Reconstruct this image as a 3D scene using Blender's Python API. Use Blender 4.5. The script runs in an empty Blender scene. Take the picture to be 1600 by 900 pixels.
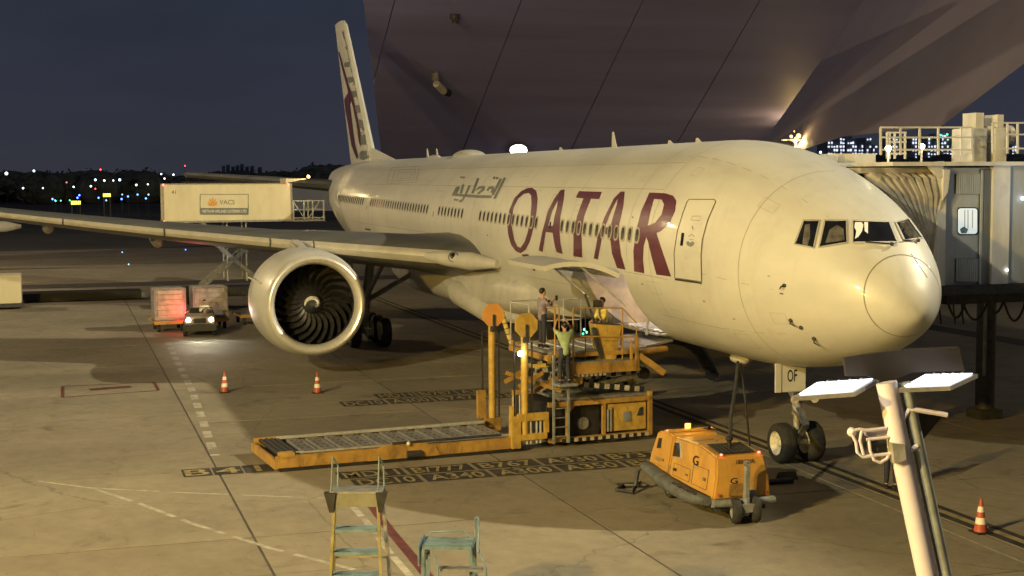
import bpy, bmesh, math, random
from mathutils import Vector, Matrix
from mathutils.bvhtree import BVHTree
random.seed(7)
PI = math.pi
SC = bpy.context.scene
COL = SC.collection

# ---------------------------------------------------------------- camera
CAM = Vector((-27.8983, 18.8489, 7.7672)); YAW, PITCH, ROLL, FPX = -0.3083, -0.0787, -0.0055, 2212.99
FW = Vector((math.cos(YAW)*math.cos(PITCH), math.sin(YAW)*math.cos(PITCH), math.sin(PITCH)))
_r = FW.cross(Vector((0, 0, 1))).normalized(); _u = _r.cross(FW)
RT = _r*math.cos(ROLL) + _u*math.sin(ROLL); UP = -_r*math.sin(ROLL) + _u*math.cos(ROLL)
cd = bpy.data.cameras.new('camera'); cam = bpy.data.objects.new('camera', cd); COL.objects.link(cam)
mw = Matrix((RT, UP, -FW)).transposed().to_4x4(); mw.translation = CAM; cam.matrix_world = mw
cd.sensor_width = 36; cd.lens = 36*FPX/1600; cd.clip_end = 6000; cd.clip_start = .1
SC.camera = cam
SC.view_settings.view_transform = 'Standard'; SC.view_settings.look = 'None'; SC.view_settings.exposure = 0; SC.view_settings.gamma = 1

# ---------------------------------------------------------------- night sky
W = bpy.data.worlds.new('World'); SC.world = W; W.use_nodes = True
nt = W.node_tree; bg = nt.nodes['Background']; tc = nt.nodes.new('ShaderNodeTexCoord'); sp = nt.nodes.new('ShaderNodeSeparateXYZ')
rp = nt.nodes.new('ShaderNodeValToRGB'); nt.links.new(tc.outputs['Generated'], sp.inputs[0]); nt.links.new(sp.outputs['Z'], rp.inputs[0]); nt.links.new(rp.outputs[0], bg.inputs[0])
rp.color_ramp.elements[0].position = 0; rp.color_ramp.elements[0].color = (.034, .036, .050, 1)
rp.color_ramp.elements[1].position = .5; rp.color_ramp.elements[1].color = (.019, .024, .039, 1)
e = rp.color_ramp.elements.new(.12); e.color = (.024, .029, .046, 1)
bg.inputs[1].default_value = 1.0
wn = nt.nodes.new('ShaderNodeTexNoise'); wn.inputs['Scale'].default_value = 5; wn.inputs['Detail'].default_value = 4; wm = nt.nodes.new('ShaderNodeMapping'); wm.inputs['Scale'].default_value = (1, 1, 3.5)
nt.links.new(tc.outputs['Generated'], wm.inputs[0]); nt.links.new(wm.outputs[0], wn.inputs['Vector']); wr = nt.nodes.new('ShaderNodeMapRange'); wr.inputs['From Min'].default_value = .3; wr.inputs['From Max'].default_value = .7; wr.inputs['To Min'].default_value = .88; wr.inputs['To Max'].default_value = 1.14
nt.links.new(wn.outputs['Fac'], wr.inputs[0]); nt.links.new(wr.outputs[0], bg.inputs[1])

# ---------------------------------------------------------------- lamps of the apron
def lamp(name, kind, loc, power, col, size=.3, target=None, cone=None, blend=.3):
    l = bpy.data.lights.new(name, kind); l.energy = power; l.color = col
    if kind != 'SUN': l.shadow_soft_size = size
    if cone: l.spot_size = cone; l.spot_blend = blend
    o = bpy.data.objects.new(name, l); COL.objects.link(o); o.location = loc
    if target is not None: o.rotation_euler = (Vector(target)-Vector(loc)).to_track_quat('-Z', 'Y').to_euler()
    return o
WARM = (1, .80, .36)
lamp('terminal_floodlight', 'POINT', (-24, 55, 27), 112000, (1, .84, .48), .5)
lamp('sodium_floodlight', 'POINT', (-20, 40, 13), 60000, (1, .62, .10), .4)  # unseen fill added to turn the lower-left apron golden
lamp('apron_mast_floodlight', 'POINT', (2, -60, 51), 310000, (1, .86, .55), .5)
lamp('far_mast_floodlight', 'POINT', (88, 52, 26), 42000, (1, .74, .4), .6)

# ---------------------------------------------------------------- measuring helpers (photo pixels -> points of the place)
def ray(x, y): return (FW + RT*((x-800)/FPX) - UP*((y-450)/FPX))
def G(x, y, z=0.0):
    d = ray(x, y); t = (z-CAM.z)/d.z; return CAM + d*t
def PL(x, y, ax, v):
    d = ray(x, y); t = (v-CAM[ax])/d[ax]; return CAM + d*t
def AD(x, y, s): return CAM + ray(x, y)*(FPX/s)     # at the depth where 1 m spans s pixels

# ---------------------------------------------------------------- materials
MATS = {}
def mat(name, col=(.5, .5, .5), rough=.6, metal=0, var=.12, scale=3., bump=.0, bscale=40., emis=None, estr=0, coat=0, trans=0, ior=1.45, col2=None, detail=6, streak=None, rnd=0, grime=0, gscale=3.):
    if name in MATS: return MATS[name]
    m = bpy.data.materials.new(name); m.use_nodes = True; n = m.node_tree; b = n.nodes['Principled BSDF']
    b.inputs['Roughness'].default_value = rough; b.inputs['Metallic'].default_value = metal
    tc = n.nodes.new('ShaderNodeTexCoord'); no = n.nodes.new('ShaderNodeTexNoise'); no.inputs['Scale'].default_value = scale; no.inputs['Detail'].default_value = detail; no.inputs['Roughness'].default_value = .62
    src = tc.outputs['Object']
    if streak:
        mp = n.nodes.new('ShaderNodeMapping'); mp.inputs['Scale'].default_value = streak; n.links.new(src, mp.inputs[0]); src = mp.outputs[0]
    n.links.new(src, no.inputs['Vector'])
    r = n.nodes.new('ShaderNodeValToRGB'); c2 = col2 or tuple(c*(1-2.2*var) for c in col); c1 = tuple(min(1, c*(1+var)) for c in col)
    r.color_ramp.elements[0].position = .30; r.color_ramp.elements[0].color = (*[max(0, c) for c in c2], 1)
    r.color_ramp.elements[1].position = .62; r.color_ramp.elements[1].color = (*c1, 1)
    n.links.new(no.outputs['Fac'], r.inputs[0]); out = r.outputs[0]
    if grime:
        g1 = n.nodes.new('ShaderNodeTexNoise'); g1.inputs['Scale'].default_value = gscale; g1.inputs['Detail'].default_value = 9; g1.inputs['Roughness'].default_value = .75; g1.inputs['Distortion'].default_value = .6
        gm = n.nodes.new('ShaderNodeMapping'); gm.inputs['Scale'].default_value = (1, 1, .45); n.links.new(tc.outputs['Object'], gm.inputs[0]); n.links.new(gm.outputs[0], g1.inputs['Vector'])
        gr_ = n.nodes.new('ShaderNodeMapRange'); gr_.inputs['From Min'].default_value = .50; gr_.inputs['From Max'].default_value = .72; gr_.inputs['To Max'].default_value = grime; n.links.new(g1.outputs['Fac'], gr_.inputs[0])
        gx = n.nodes.new('ShaderNodeMix'); gx.data_type = 'RGBA'; gx.inputs[7].default_value = (.045, .038, .03, 1); n.links.new(gr_.outputs[0], gx.inputs[0]); n.links.new(out, gx.inputs[6]); out = gx.outputs[2]
    if rnd:
        oi = n.nodes.new('ShaderNodeObjectInfo'); mr = n.nodes.new('ShaderNodeMapRange'); mr.inputs['To Min'].default_value = 1-rnd; mr.inputs['To Max'].default_value = 1+rnd
        n.links.new(oi.outputs['Random'], mr.inputs[0]); mx = n.nodes.new('ShaderNodeVectorMath'); mx.operation = 'SCALE'; n.links.new(out, mx.inputs[0]); n.links.new(mr.outputs[0], mx.inputs['Scale']); out = mx.outputs[0]
    n.links.new(out, b.inputs['Base Color'])
    mr = n.nodes.new('ShaderNodeMapRange'); mr.inputs['To Min'].default_value = max(.03, rough-.1); mr.inputs['To Max'].default_value = min(1, rough+.12)
    n.links.new(no.outputs['Fac'], mr.inputs[0]); n.links.new(mr.outputs[0], b.inputs['Roughness'])
    if bump:
        nb = n.nodes.new('ShaderNodeTexNoise'); nb.inputs['Scale'].default_value = bscale; nb.inputs['Detail'].default_value = 5; n.links.new(tc.outputs['Object'], nb.inputs['Vector'])
        bp = n.nodes.new('ShaderNodeBump'); bp.inputs['Strength'].default_value = bump; bp.inputs['Distance'].default_value = .02
        n.links.new(nb.outputs['Fac'], bp.inputs['Height']); n.links.new(bp.outputs[0], b.inputs['Normal'])
    if emis: b.inputs['Emission Color'].default_value = (*emis, 1); b.inputs['Emission Strength'].default_value = estr
    if coat: b.inputs['Coat Weight'].default_value = coat; b.inputs['Coat Roughness'].default_value = .08
    if trans: b.inputs['Transmission Weight'].default_value = trans; b.inputs['IOR'].default_value = ior
    MATS[name] = m; return m
def glow(name, col, s): return mat(name, (.6, .6, .6), .4, emis=col, estr=s, var=0)

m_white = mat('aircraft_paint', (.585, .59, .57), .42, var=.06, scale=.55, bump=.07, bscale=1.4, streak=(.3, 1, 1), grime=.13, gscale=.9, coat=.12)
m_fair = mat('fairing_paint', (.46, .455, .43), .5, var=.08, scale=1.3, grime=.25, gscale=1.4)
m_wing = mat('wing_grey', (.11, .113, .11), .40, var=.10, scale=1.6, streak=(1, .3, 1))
m_metal = mat('bare_metal', (.50, .48, .42), .38, metal=.25, var=.06, scale=2)
m_lip = mat('intake_metal', (.72, .71, .68), .30, metal=.4, var=.06, scale=3)
m_steel = mat('dull_steel', (.30, .31, .33), .48, metal=.6, var=.18, scale=7)
m_dark = mat('dark_metal', (.045, .047, .052), .55, metal=.2, var=.25, scale=6)
m_black = mat('black_paint', (.018, .018, .02), .6, var=.3, scale=8)
m_blade = mat('titanium_blade', (.055, .055, .06), .34, metal=.5, var=.15, scale=5)
m_maroon = mat('maroon_paint', (.105, .022, .045), .38, var=.08, scale=1.5, coat=.2)
m_greyp = mat('slate_paint', (.17, .19, .19), .42, var=.08, scale=2)
m_lgrey = mat('pale_grey_paint', (.36, .36, .35), .45, var=.06, scale=2)
m_seam = mat('panel_seam', (.24, .23, .19), .7, var=.1)
m_glassd = mat('dark_glass', (.012, .013, .018), .07, var=.2, scale=3, coat=1)
m_tyre = mat('rubber', (.028, .028, .03), .8, var=.25, scale=12, bump=.3)
m_rim = mat('rim_paint', (.62, .60, .52), .4, var=.15, scale=9)
m_yel = mat('loader_yellow', (.38, .23, .055), .5, grime=.75, gscale=2.6, var=.12, scale=2.2, col2=(.27, .16, .05), bump=.08, bscale=12)
m_yel2 = mat('safety_yellow', (.48, .32, .07), .45, grime=.6, gscale=3.2, var=.12, scale=4)
m_ora = mat('gpu_orange', (.55, .31, .065), .40, grime=.42, gscale=1.5, bump=.06, bscale=3, var=.06, scale=1.6, col2=(.46, .25, .055), coat=.3)
m_orasign = mat('orange_disc', (.66, .32, .08), .45, var=.06, scale=3)
m_cream = mat('box_cream', (.64, .59, .42), .5, grime=.12, gscale=.8, var=.05, scale=.8, streak=(1, 1, .3))
m_grey = mat('grey_steel_paint', (.20, .22, .23), .55, var=.18, scale=5)
m_lsteel = mat('galvanised', (.46, .47, .47), .42, metal=.3, var=.12, scale=6)
m_bluegrey = mat('blue_grey_paint', (.13, .20, .25), .5, var=.18, scale=5)
m_alu = mat('aluminium', (.33, .33, .34), .42, metal=.4, grime=.5, gscale=4, var=.12, scale=8)
m_pink = mat('hold_lining', (.42, .36, .32), .7, var=.12, scale=2)
m_red = mat('container_red', (.45, .12, .08), .55, var=.2, scale=3)
m_silver = mat('container_silver', (.36, .33, .33), .5, metal=.3, var=.18, scale=2.5)
m_conc = mat('apron_concrete', (.205, .185, .145), .82, var=.16, scale=.5, bump=.25, bscale=9, rnd=.07, detail=10)
def concrete():
    m = bpy.data.materials.new('apron_concrete'); m.use_nodes = True; n = m.node_tree; b = n.nodes['Principled BSDF']; L = n.links.new
    geo = n.nodes.new('ShaderNodeNewGeometry'); oi = n.nodes.new('ShaderNodeObjectInfo'); P = geo.outputs['Position']
    def noise(sc, det, ro=.6, stretch=None, dist=0):
        q = n.nodes.new('ShaderNodeTexNoise'); q.inputs['Scale'].default_value = sc; q.inputs['Detail'].default_value = det; q.inputs['Roughness'].default_value = ro; q.inputs['Distortion'].default_value = dist
        v = P
        if stretch: mp = n.nodes.new('ShaderNodeMapping'); mp.inputs['Scale'].default_value = stretch; L(P, mp.inputs[0]); v = mp.outputs[0]
        L(v, q.inputs['Vector']); return q.outputs['Fac']
    def rng(s, a, c, lo, hi): r = n.nodes.new('ShaderNodeMapRange'); r.inputs['From Min'].default_value = a; r.inputs['From Max'].default_value = c; r.inputs['To Min'].default_value = lo; r.inputs['To Max'].default_value = hi; L(s, r.inputs[0]); return r.outputs[0]
    def mul(a, c): q = n.nodes.new('ShaderNodeMath'); q.operation = 'MULTIPLY'; L(a, q.inputs[0]); L(c, q.inputs[1]); return q.outputs[0]
    v = mul(rng(noise(.18, 5), .3, .7, .78, 1.15), rng(noise(2.2, 8, .7), .3, .7, .84, 1.12))
    v = mul(v, rng(noise(38, 3, .8), .25, .75, .80, 1.16))                       # grain
    v = mul(v, rng(noise(.55, 7, .68, None, 1.2), .57, .74, 1, .52))             # oil and dirt patches
    v = mul(v, rng(noise(1.0, 5, .7, (.35, 3.2, 1), .3), .60, .80, 1, .66))      # tyre drag marks
    v = mul(v, rng(noise(5, 3, .5), .70, .76, 1, .45))                           # drips
    v = mul(v, rng(oi.outputs['Random'], 0, 1, .90, 1.09))
    vo = n.nodes.new('ShaderNodeTexVoronoi'); vo.feature = 'DISTANCE_TO_EDGE'; vo.inputs['Scale'].default_value = .13; nn = noise(.9, 5); mx = n.nodes.new('ShaderNodeMix'); mx.data_type = 'RGBA'; mx.blend_type = 'LINEAR_LIGHT'; mx.inputs[0].default_value = .35
    L(P, mx.inputs[6]); L(nn, mx.inputs[7]); L(mx.outputs[2], vo.inputs['Vector']); v = mul(v, rng(vo.outputs['Distance'], 0, .004, .62, 1))
    c = n.nodes.new('ShaderNodeVectorMath'); c.operation = 'SCALE'; c.inputs[0].default_value = (.25, .220, .165); L(v, c.inputs['Scale']); L(c.outputs[0], b.inputs['Base Color'])
    L(rng(noise(.9, 5), .3, .7, .62, .9), b.inputs['Roughness'])
    bp = n.nodes.new('ShaderNodeBump'); bp.inputs['Strength'].default_value = .35; bp.inputs['Distance'].default_value = .01; L(noise(22, 6, .7), bp.inputs['Height']); L(bp.outputs[0], b.inputs['Normal']); return m
m_conc2 = concrete()
m_joint = mat('slab_joint', (.07, .065, .06), .9, var=.2, scale=1)
m_field = mat('far_field', (.070, .064, .055), .95, var=.35, scale=.02)
m_tree = mat('tree_leaf', (.10, .11, .10), .9, var=.4, scale=.2)
m_wmark = mat('white_marking', (.40, .38, .32), .7, var=.22, scale=3)
m_ymark = mat('yellow_marking', (.30, .25, .13), .7, var=.22, scale=3)
m_kmark = mat('black_marking', (.040, .036, .034), .75, var=.4, scale=2.5)
m_rmark = mat('red_marking', (.11, .03, .032), .7, var=.25, scale=3)
m_rub = mat('grey_hose', (.10, .11, .12), .7, var=.2, scale=5)
m_brg = mat('bridge_grey', (.31, .345, .37), .55, grime=.25, gscale=1.2, var=.10, scale=1.3, streak=(1, 1, .3))
m_brw = mat('bridge_cream', (.56, .56, .54), .55, grime=.3, gscale=1.2, var=.10, scale=1.2, streak=(1, 1, .25))
m_bel = mat('bellows_fabric', (.36, .34, .30), .8, var=.2, scale=2.2, bump=.3, bscale=7)
m_skin = mat('skin', (.42, .25, .17), .55, var=.05)
m_hair = mat('hair', (.012, .010, .009), .5, var=.2)
m_navy = mat('dark_trousers', (.025, .028, .045), .8, var=.2, scale=12)
m_shirt = mat('grey_violet_shirt', (.22, .20, .27), .8, var=.2, scale=10)
m_vest = mat('hi_vis_yellow', (.62, .50, .10), .6, var=.12, scale=12)
m_green = mat('pale_green_shirt', (.30, .40, .22), .75, var=.12, scale=10)
m_ceilrefl = mat('ceiling_panel', (.32, .31, .66), .6, var=.08, scale=.5, streak=(.05, .05, 2.2))  # tint of the window reflection, put into solid panels
m_ceilrefl2 = mat('ceiling_panel_pale', (.40, .35, .43), .6, var=.05, scale=.1)
m_bldg = mat('tower_block_wall', (.45, .47, .52), .9, var=.1, scale=.05)
g_white = glow('lamp_white', (1, .95, .86), 14); g_cool = glow('lamp_cool', (.70, .92, 1), 4); g_amber = glow('lamp_amber', (1, .42, .05), 3.2)
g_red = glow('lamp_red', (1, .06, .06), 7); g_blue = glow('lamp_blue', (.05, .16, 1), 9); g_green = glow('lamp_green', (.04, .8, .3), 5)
g_sign = glow('sign_yellow_lit', (.9, .85, .05), 2.2); g_win = glow('lit_window', (.62, .80, .86), .62); g_city = glow('city_window_lit', (.75, .82, 1), 1.4)
g_mast = glow('lamp_mast', (1, .66, .2), 2.4); g_panel = glow('lit_panel', (.88, .92, 1), 3.2); g_warm = glow('lamp_warm', (1, .86, .6), 26)

# ---------------------------------------------------------------- mesh helper
class MB:
    def __init__(s): s.v = []; s.f = []; s.mi = []; s.cur = 0
    def add(s, vs, fs):
        k = len(s.v); s.v += [tuple(v) for v in vs]; s.f += [tuple(i+k for i in f) for f in fs]; s.mi += [s.cur]*len(fs); return s
    def box(s, c, d, M=None):
        x, y, z = [a/2 for a in d]; vs = [Vector((sx*x, sy*y, sz*z)) for sx in (-1, 1) for sy in (-1, 1) for sz in (-1, 1)]
        if M is not None: vs = [M @ v for v in vs]
        c = Vector(c); return s.add([v+c for v in vs], [(0, 1, 3, 2), (4, 6, 7, 5), (0, 4, 5, 1), (2, 3, 7, 6), (0, 2, 6, 4), (1, 5, 7, 3)])
    def bb(s, a, b): a, b = Vector(a), Vector(b); return s.box((a+b)/2, [abs(t) for t in (b-a)])
    def beam(s, a, b, w, h=None, up=(0, 0, 1)):
        a, b = Vector(a), Vector(b); d = b-a; L = d.length; d.normalize(); upv = Vector(up)
        if abs(d.dot(upv)) > .98: upv = Vector((1, 0, 0))
        sd = d.cross(upv).normalized(); u = sd.cross(d); M = Matrix((d, sd, u)).transposed(); return s.box((a+b)/2, (L, w, h or w), M)
    def tube(s, pts, r, n=8, cap=True, closed=False):
        pts = [Vector(p) for p in pts]; rs = r if isinstance(r, (list, tuple)) else [r]*len(pts); vs = []; fs = []; N = len(pts); pu = None
        for i, p in enumerate(pts):
            a = pts[(i-1) % N] if closed else pts[max(i-1, 0)]; b = pts[(i+1) % N] if closed else pts[min(i+1, N-1)]
            d = (b-a).normalized()
            if pu is None: pu = Vector((0, 0, 1)) if abs(d.z) < .9 else Vector((1, 0, 0))
            sd = d.cross(pu); sd = sd.normalized() if sd.length > 1e-5 else d.orthogonal().normalized(); pu = sd.cross(d).normalized()
            vs += [p + (sd*math.cos(2*PI*k/n) + pu*math.sin(2*PI*k/n))*rs[i] for k in range(n)]
        for i in range(N if closed else N-1):
            j = (i+1) % N; fs += [(i*n+k, i*n+(k+1) % n, j*n+(k+1) % n, j*n+k) for k in range(n)]
        if cap and not closed: fs += [tuple(range(n))[::-1], tuple((N-1)*n+k for k in range(n))]
        return s.add(vs, fs)
    def cyl(s, a, b, r, n=16, r2=None): return s.tube([a, b], [r, r if r2 is None else r2], n)
    def lathe(s, prof, o, ax, n=48, closed=False):      # prof: (t along axis, radius)
        o, ax = Vector(o), Vector(ax).normalized(); e1 = ax.orthogonal().normalized(); e2 = ax.cross(e1); vs = []; fs = []
        for t, r in prof: vs += [o + ax*t + (e1*math.cos(2*PI*k/n) + e2*math.sin(2*PI*k/n))*r for k in range(n)]
        N = len(prof)
        for i in range(N if closed else N-1):
            j = (i+1) % N; fs += [(i*n+k, i*n+(k+1) % n, j*n+(k+1) % n, j*n+k) for k in range(n)]
        return s.add(vs, fs)
    def ball(s, c, r, n=12, m=8, sc=(1, 1, 1)):
        c = Vector(c); vs = [c+Vector((0, 0, r*sc[2]))]; fs = []
        for i in range(1, m):
            t = PI*i/m; vs += [c+Vector((r*sc[0]*math.sin(t)*math.cos(2*PI*k/n), r*sc[1]*math.sin(t)*math.sin(2*PI*k/n), r*sc[2]*math.cos(t))) for k in range(n)]
        vs.append(c-Vector((0, 0, r*sc[2]))); L = len(vs)-1
        fs += [(0, 1+k, 1+(k+1) % n) for k in range(n)]
        for i in range(m-2): fs += [(1+i*n+k, 1+(i+1)*n+k, 1+(i+1)*n+(k+1) % n, 1+i*n+(k+1) % n) for k in range(n)]
        fs += [(L, 1+(m-2)*n+(k+1) % n, 1+(m-2)*n+k) for k in range(n)]
        return s.add(vs, fs)
    def prism(s, poly, off):                           # poly of 3-D points pushed along off
        poly = [Vector(p) for p in poly]; off = Vector(off); n = len(poly)
        return s.add(poly+[p+off for p in poly], [tuple(range(n))[::-1], tuple(range(n, 2*n))]+[(k, (k+1) % n, n+(k+1) % n, n+k) for k in range(n)])
    def loft(s, rings, cap=True):
        n = len(rings[0]); vs = [p for r in rings for p in r]; fs = []
        for i in range(len(rings)-1): fs += [(i*n+k, i*n+(k+1) % n, (i+1)*n+(k+1) % n, (i+1)*n+k) for k in range(n)]
        if cap: fs += [tuple(range(n))[::-1], tuple((len(rings)-1)*n+k for k in range(n))]
        return s.add(vs, fs)
    def build(s, name, mats, parent=None, smooth=False, bevel=0, local=None, **props):
        me = bpy.data.meshes.new(name)
        vs = s.v
        if local is not None: inv = local.inverted(); vs = [tuple(inv @ Vector(v)) for v in vs]
        me.from_pydata(vs, [], s.f)
        bm = bmesh.new(); bm.from_mesh(me); bmesh.ops.recalc_face_normals(bm, faces=bm.faces)
        if bevel: bmesh.ops.bevel(bm, geom=[e for e in bm.edges if e.is_manifold and e.calc_face_angle(0) > .5], offset=bevel, segments=2, affect='EDGES', clamp_overlap=True)
        bm.to_mesh(me); bm.free()
        for m in (mats if isinstance(mats, (list, tuple)) else [mats]): me.materials.append(m)
        if len(me.materials) > 1 and not bevel: me.polygons.foreach_set('material_index', s.mi)
        if smooth:
            me.shade_smooth()
            if smooth != 'all':
                me.set_sharp_from_angle(angle=math.radians(35))
        o = bpy.data.objects.new(name, me); COL.objects.link(o); o.parent = parent
        for k, v in props.items(): o[k] = v
        return o
def tag(o, label, cat, group=None):
    o['label'] = label; o['category'] = cat
    if group: o['group'] = group
    return o
def thing(name, label, cat, loc=(0, 0, 0), rz=0, group=None, rot=None):
    o = bpy.data.objects.new(name, None); COL.objects.link(o); o.empty_display_size = .3; o.location = loc; o.rotation_euler = rot or (0, 0, rz); return tag(o, label, cat, group)
def copy_tree(o, parent=None):
    c = o.copy(); COL.objects.link(c); c.parent = parent
    for ch in list(o.children): copy_tree(ch, c)
    return c
def structure(o): o['kind'] = 'structure'; return o
# a flat string of lettering as triangles in the unit square
_TX = {}
def text2d(st):
    if st in _TX: return _TX[st]
    cu = bpy.data.curves.new('t', 'FONT'); cu.body = st; cu.resolution_u = 3; cu.offset = .012
    o = bpy.data.objects.new('t', cu); COL.objects.link(o); dg = bpy.context.evaluated_depsgraph_get(); me = bpy.data.meshes.new_from_object(o.evaluated_get(dg))
    vs = [(v.co.x, v.co.y) for v in me.vertices]; fs = [tuple(p.vertices) for p in me.polygons]
    bpy.data.objects.remove(o); bpy.data.curves.remove(cu); bpy.data.meshes.remove(me)
    x0 = min(v[0] for v in vs); x1 = max(v[0] for v in vs); y0 = min(v[1] for v in vs); y1 = max(v[1] for v in vs)
    _TX[st] = ([((x-x0)/(x1-x0), (y-y0)/(y1-y0)) for x, y in vs], fs); return _TX[st]
def lettering(mb, st, o, ex, ey):          # origin, width vector, height vector
    vs, fs = text2d(st); o, ex, ey = Vector(o), Vector(ex), Vector(ey); return mb.add([o+ex*a+ey*b for a, b in vs], fs)

# ================================================================ GROUND
apron = MB(); apron.add([(-400, -1600, -.03), (2500, -1600, -.03), (2500, 1600, -.03), (-400, 1600, -.03)], [(0, 1, 2, 3)])
apron = structure(apron.build('ground', m_field))
taxi = MB(); taxi.add([(-120, -160, -.022), (135, -160, -.022), (135, 220, -.022), (-120, 220, -.022)], [(0, 1, 2, 3)])
taxi = taxi.build('apron', m_conc2); structure(taxi)
# concrete slabs laid 7.5 m square, sharing one mesh
slab = MB(); S0 = 7.44; slab.bb((-S0/2, -S0/2, -.06), (S0/2, S0/2, 0)); sl0 = None
slabroot = MB(); slabroot.bb((-22, -24, -.018), (82, 32, -.010)); slabroot = structure(slabroot.build('pavement', m_joint))
for i in range(13):
    for j in range(7):
        x, y = -18 + i*7.5, -20 + j*7.5
        if sl0 is None: o = sl0 = slab.build('concrete_slab', m_conc2, slabroot)
        else: o = sl0.copy(); COL.objects.link(o)
        o.location = (x+1.8, y+1.3, random.uniform(-.001, .001)); o.rotation_euler = (0, 0, random.choice((0, PI/2, PI, -PI/2)))

def gribbon(pts, w, name, m, dash=None, z=.004, parent=None, mb=None):
    own = mb is None; mb = mb or MB(); pts = [Vector((p[0], p[1], z)) for p in pts]; L = 0
    for a, b in zip(pts, pts[1:]):
        d = b-a; n = d.length; d.normalize(); sd = Vector((-d.y, d.x, 0))*w/2
        segs = [(0, n)]
        if dash:
            segs = []; t = -(L % (dash[0]+dash[1])); L += n
            while t < n:
                s0, s1 = max(0, t), min(n, t+dash[0])
                if s1 > s0: segs.append((s0, s1))
                t += dash[0]+dash[1]
        for s0, s1 in segs: p, q = a+d*s0, a+d*s1; mb.add([p-sd, q-sd, q+sd, p+sd], [(0, 1, 2, 3)])
    if own:
        o = mb.build(name, m, parent); structure(o) if parent is None else None; return o
gp = lambda *P: [G(x, y) for x, y in P]
gribbon([(-30, -.35), (75, -.35)], .62, 'black_line_border', m_kmark)
gribbon([(-30, -.35), (75, -.35)], .20, 'centre_line', m_ymark, z=.008)
gribbon(gp((262, 535), (300, 610), (336, 712)), .26, 'dashed_white_line', m_wmark, dash=(1.1, .8))
gribbon(gp((60, 752), (145, 763), (250, 768)), .10, 'thin_white_line', m_wmark, dash=(4, .6))
gribbon(gp((262, 769), (512, 779)), .10, 'thin_white_line', m_wmark, dash=(1.6, .35))
gribbon(gp((150, 765), (215, 786), (300, 818), (420, 856), (560, 892), (640, 920)), .13, 'kerb_side_white_line', m_wmark, dash=(1.8, .35))
gribbon(gp((545, 785), (575, 818), (610, 865), (645, 905)), .16, 'curved_white_line', m_wmark, dash=(1.5, .2))
gribbon(gp((578, 787), (612, 832), (640, 865), (672, 905)), .22, 'red_line', m_rmark)
gribbon(gp((1010, 632), (1280, 748), (1600, 880)), .05, 'thin_pale_line', m_wmark, z=.012)
gribbon(gp((1085, 668), (1140, 692), (1250, 693)), .12, 'stop_line', m_ymark)
gribbon(gp((1205, 745), (1290, 741)), .14, 'nose_wheel_line', m_ymark)
rb = MB()
c4 = gp((98, 604), (240, 597), (248, 610), (98, 621))
for k in range(4): gribbon([c4[k], c4[(k+1) % 4]], .12, '', None, mb=rb)
gribbon(gp((140, 609), (205, 604)), .5, '', None, mb=rb, z=.006)
structure(rb.build('red_box_marking', m_rmark))  # red outlined box with a filled strip, laid on the concrete
# black stop panels carrying yellow aircraft names (text read from the terminal)
def name_panel(cells, x0, x1, ya, yb, z=.006):
    """cells: list of strings from left (y=ya) to right (y=yb); near edge x0, far edge x1"""
    n = len(cells); w = (yb-ya)/n
    for k, c in enumerate(cells):
        a, b = ya+w*(k+.03), ya+w*(k+.97)
        p = MB(); p.add([(x0, a, z), (x0, b, z), (x1, b, z), (x1, a, z)], [(0, 1, 2, 3)]); pan = structure(p.build('name_panel_marking', m_kmark))
        t = MB(); m = .12*(x1-x0); s_ = .40 if c == 'I' else .08; lettering(t, c, (x0+m, a+(b-a)*s_, z+.004), (0, (b-a)*(1-2*s_), 0), (x1-x0-2*m, 0, 0)); t.build('lettering', m_ymark, pan)
name_panel(['MD11', 'B/777', 'B767', 'A330', 'B737'], 7.75, 8.65, 12.2, 2.9)
name_panel(['DC10', 'A340', 'A300', 'A350', 'B747'], 6.75, 7.65, 12.0, 2.7)
name_panel(['DC10', 'A300', 'B747', 'A330'], 19.2, 20.3, 9.9, 3.3)
name_panel(['MD11', 'B/787', 'A340'], 20.5, 21.6, 8.4, 3.9)
name_panel(['B', '4', 'I'], 9.35, 10.35, 16.0, 13.6)
name_panel(['A3'], 4.4, 5.0, 5.7, 4.9)
for k in range(5):   # slots of the drain in front of the stand
    pass

# ================================================================ AIRLINER
PLANE = thing('airliner', 'cream white wide-body airliner with large maroon lettering, parked nose towards the jet bridge', 'airliner')
Q = [4.563, 9.227, 1.908, 0.62, 6.995, 2.12, 0.62, 10.733, 2.654, 0.58]; XO = .345
ZT, ZB, RW = 8.785, 2.585, 3.1
def fus(x):
    if x < XO+.3:
        T, B, Wd = fus(XO+.3); k = math.sqrt(max(x-XO, 0)/.3); return Q[0]+(T-Q[0])*k, Q[0]+(B-Q[0])*k, Wd*k
    F = lambda L, a, b: (1-(1-min(max((x-XO)/L, 0), 1))**a)**b
    T = Q[0]+(ZT-Q[0])*F(*Q[1:4]); B = Q[0]+(ZB-Q[0])*F(*Q[4:7]); Wd = RW*F(*Q[7:10])
    if x > 50:
        t = (x-50)/23.2; s = t*t*(3-2*t)
        T = ZT-.55*max(0, (x-58)/15.2)**2; B = ZB+(7.15-ZB)*(t**1.55 if t < 1 else 1); Wd = RW*(1-.90*t**2.1)
    return T, B, Wd
def fpt(x, a, off=0):
    T, B, Wd = fus(x); c = (T+B)/2; h = (T-B)/2
    return Vector((x, (Wd+off)*math.cos(a), c+(h+off)*math.sin(a)))
HX0, HX1, HA0, HA1 = 11.0, 14.5, -62, -16
xs = [XO+.004+(8-XO)*(i/44)**2 for i in range(45)] + [8.4+i*.4 for i in range(6)] + [10.7, HX0] + [HX0+(HX1-HX0)*i/6 for i in range(1, 7)] + [14.2+.6*i for i in range(60)] + [50+.6*i for i in range(39)] + [73.2]
xs = sorted(set(round(x, 3) for x in xs))
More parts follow.
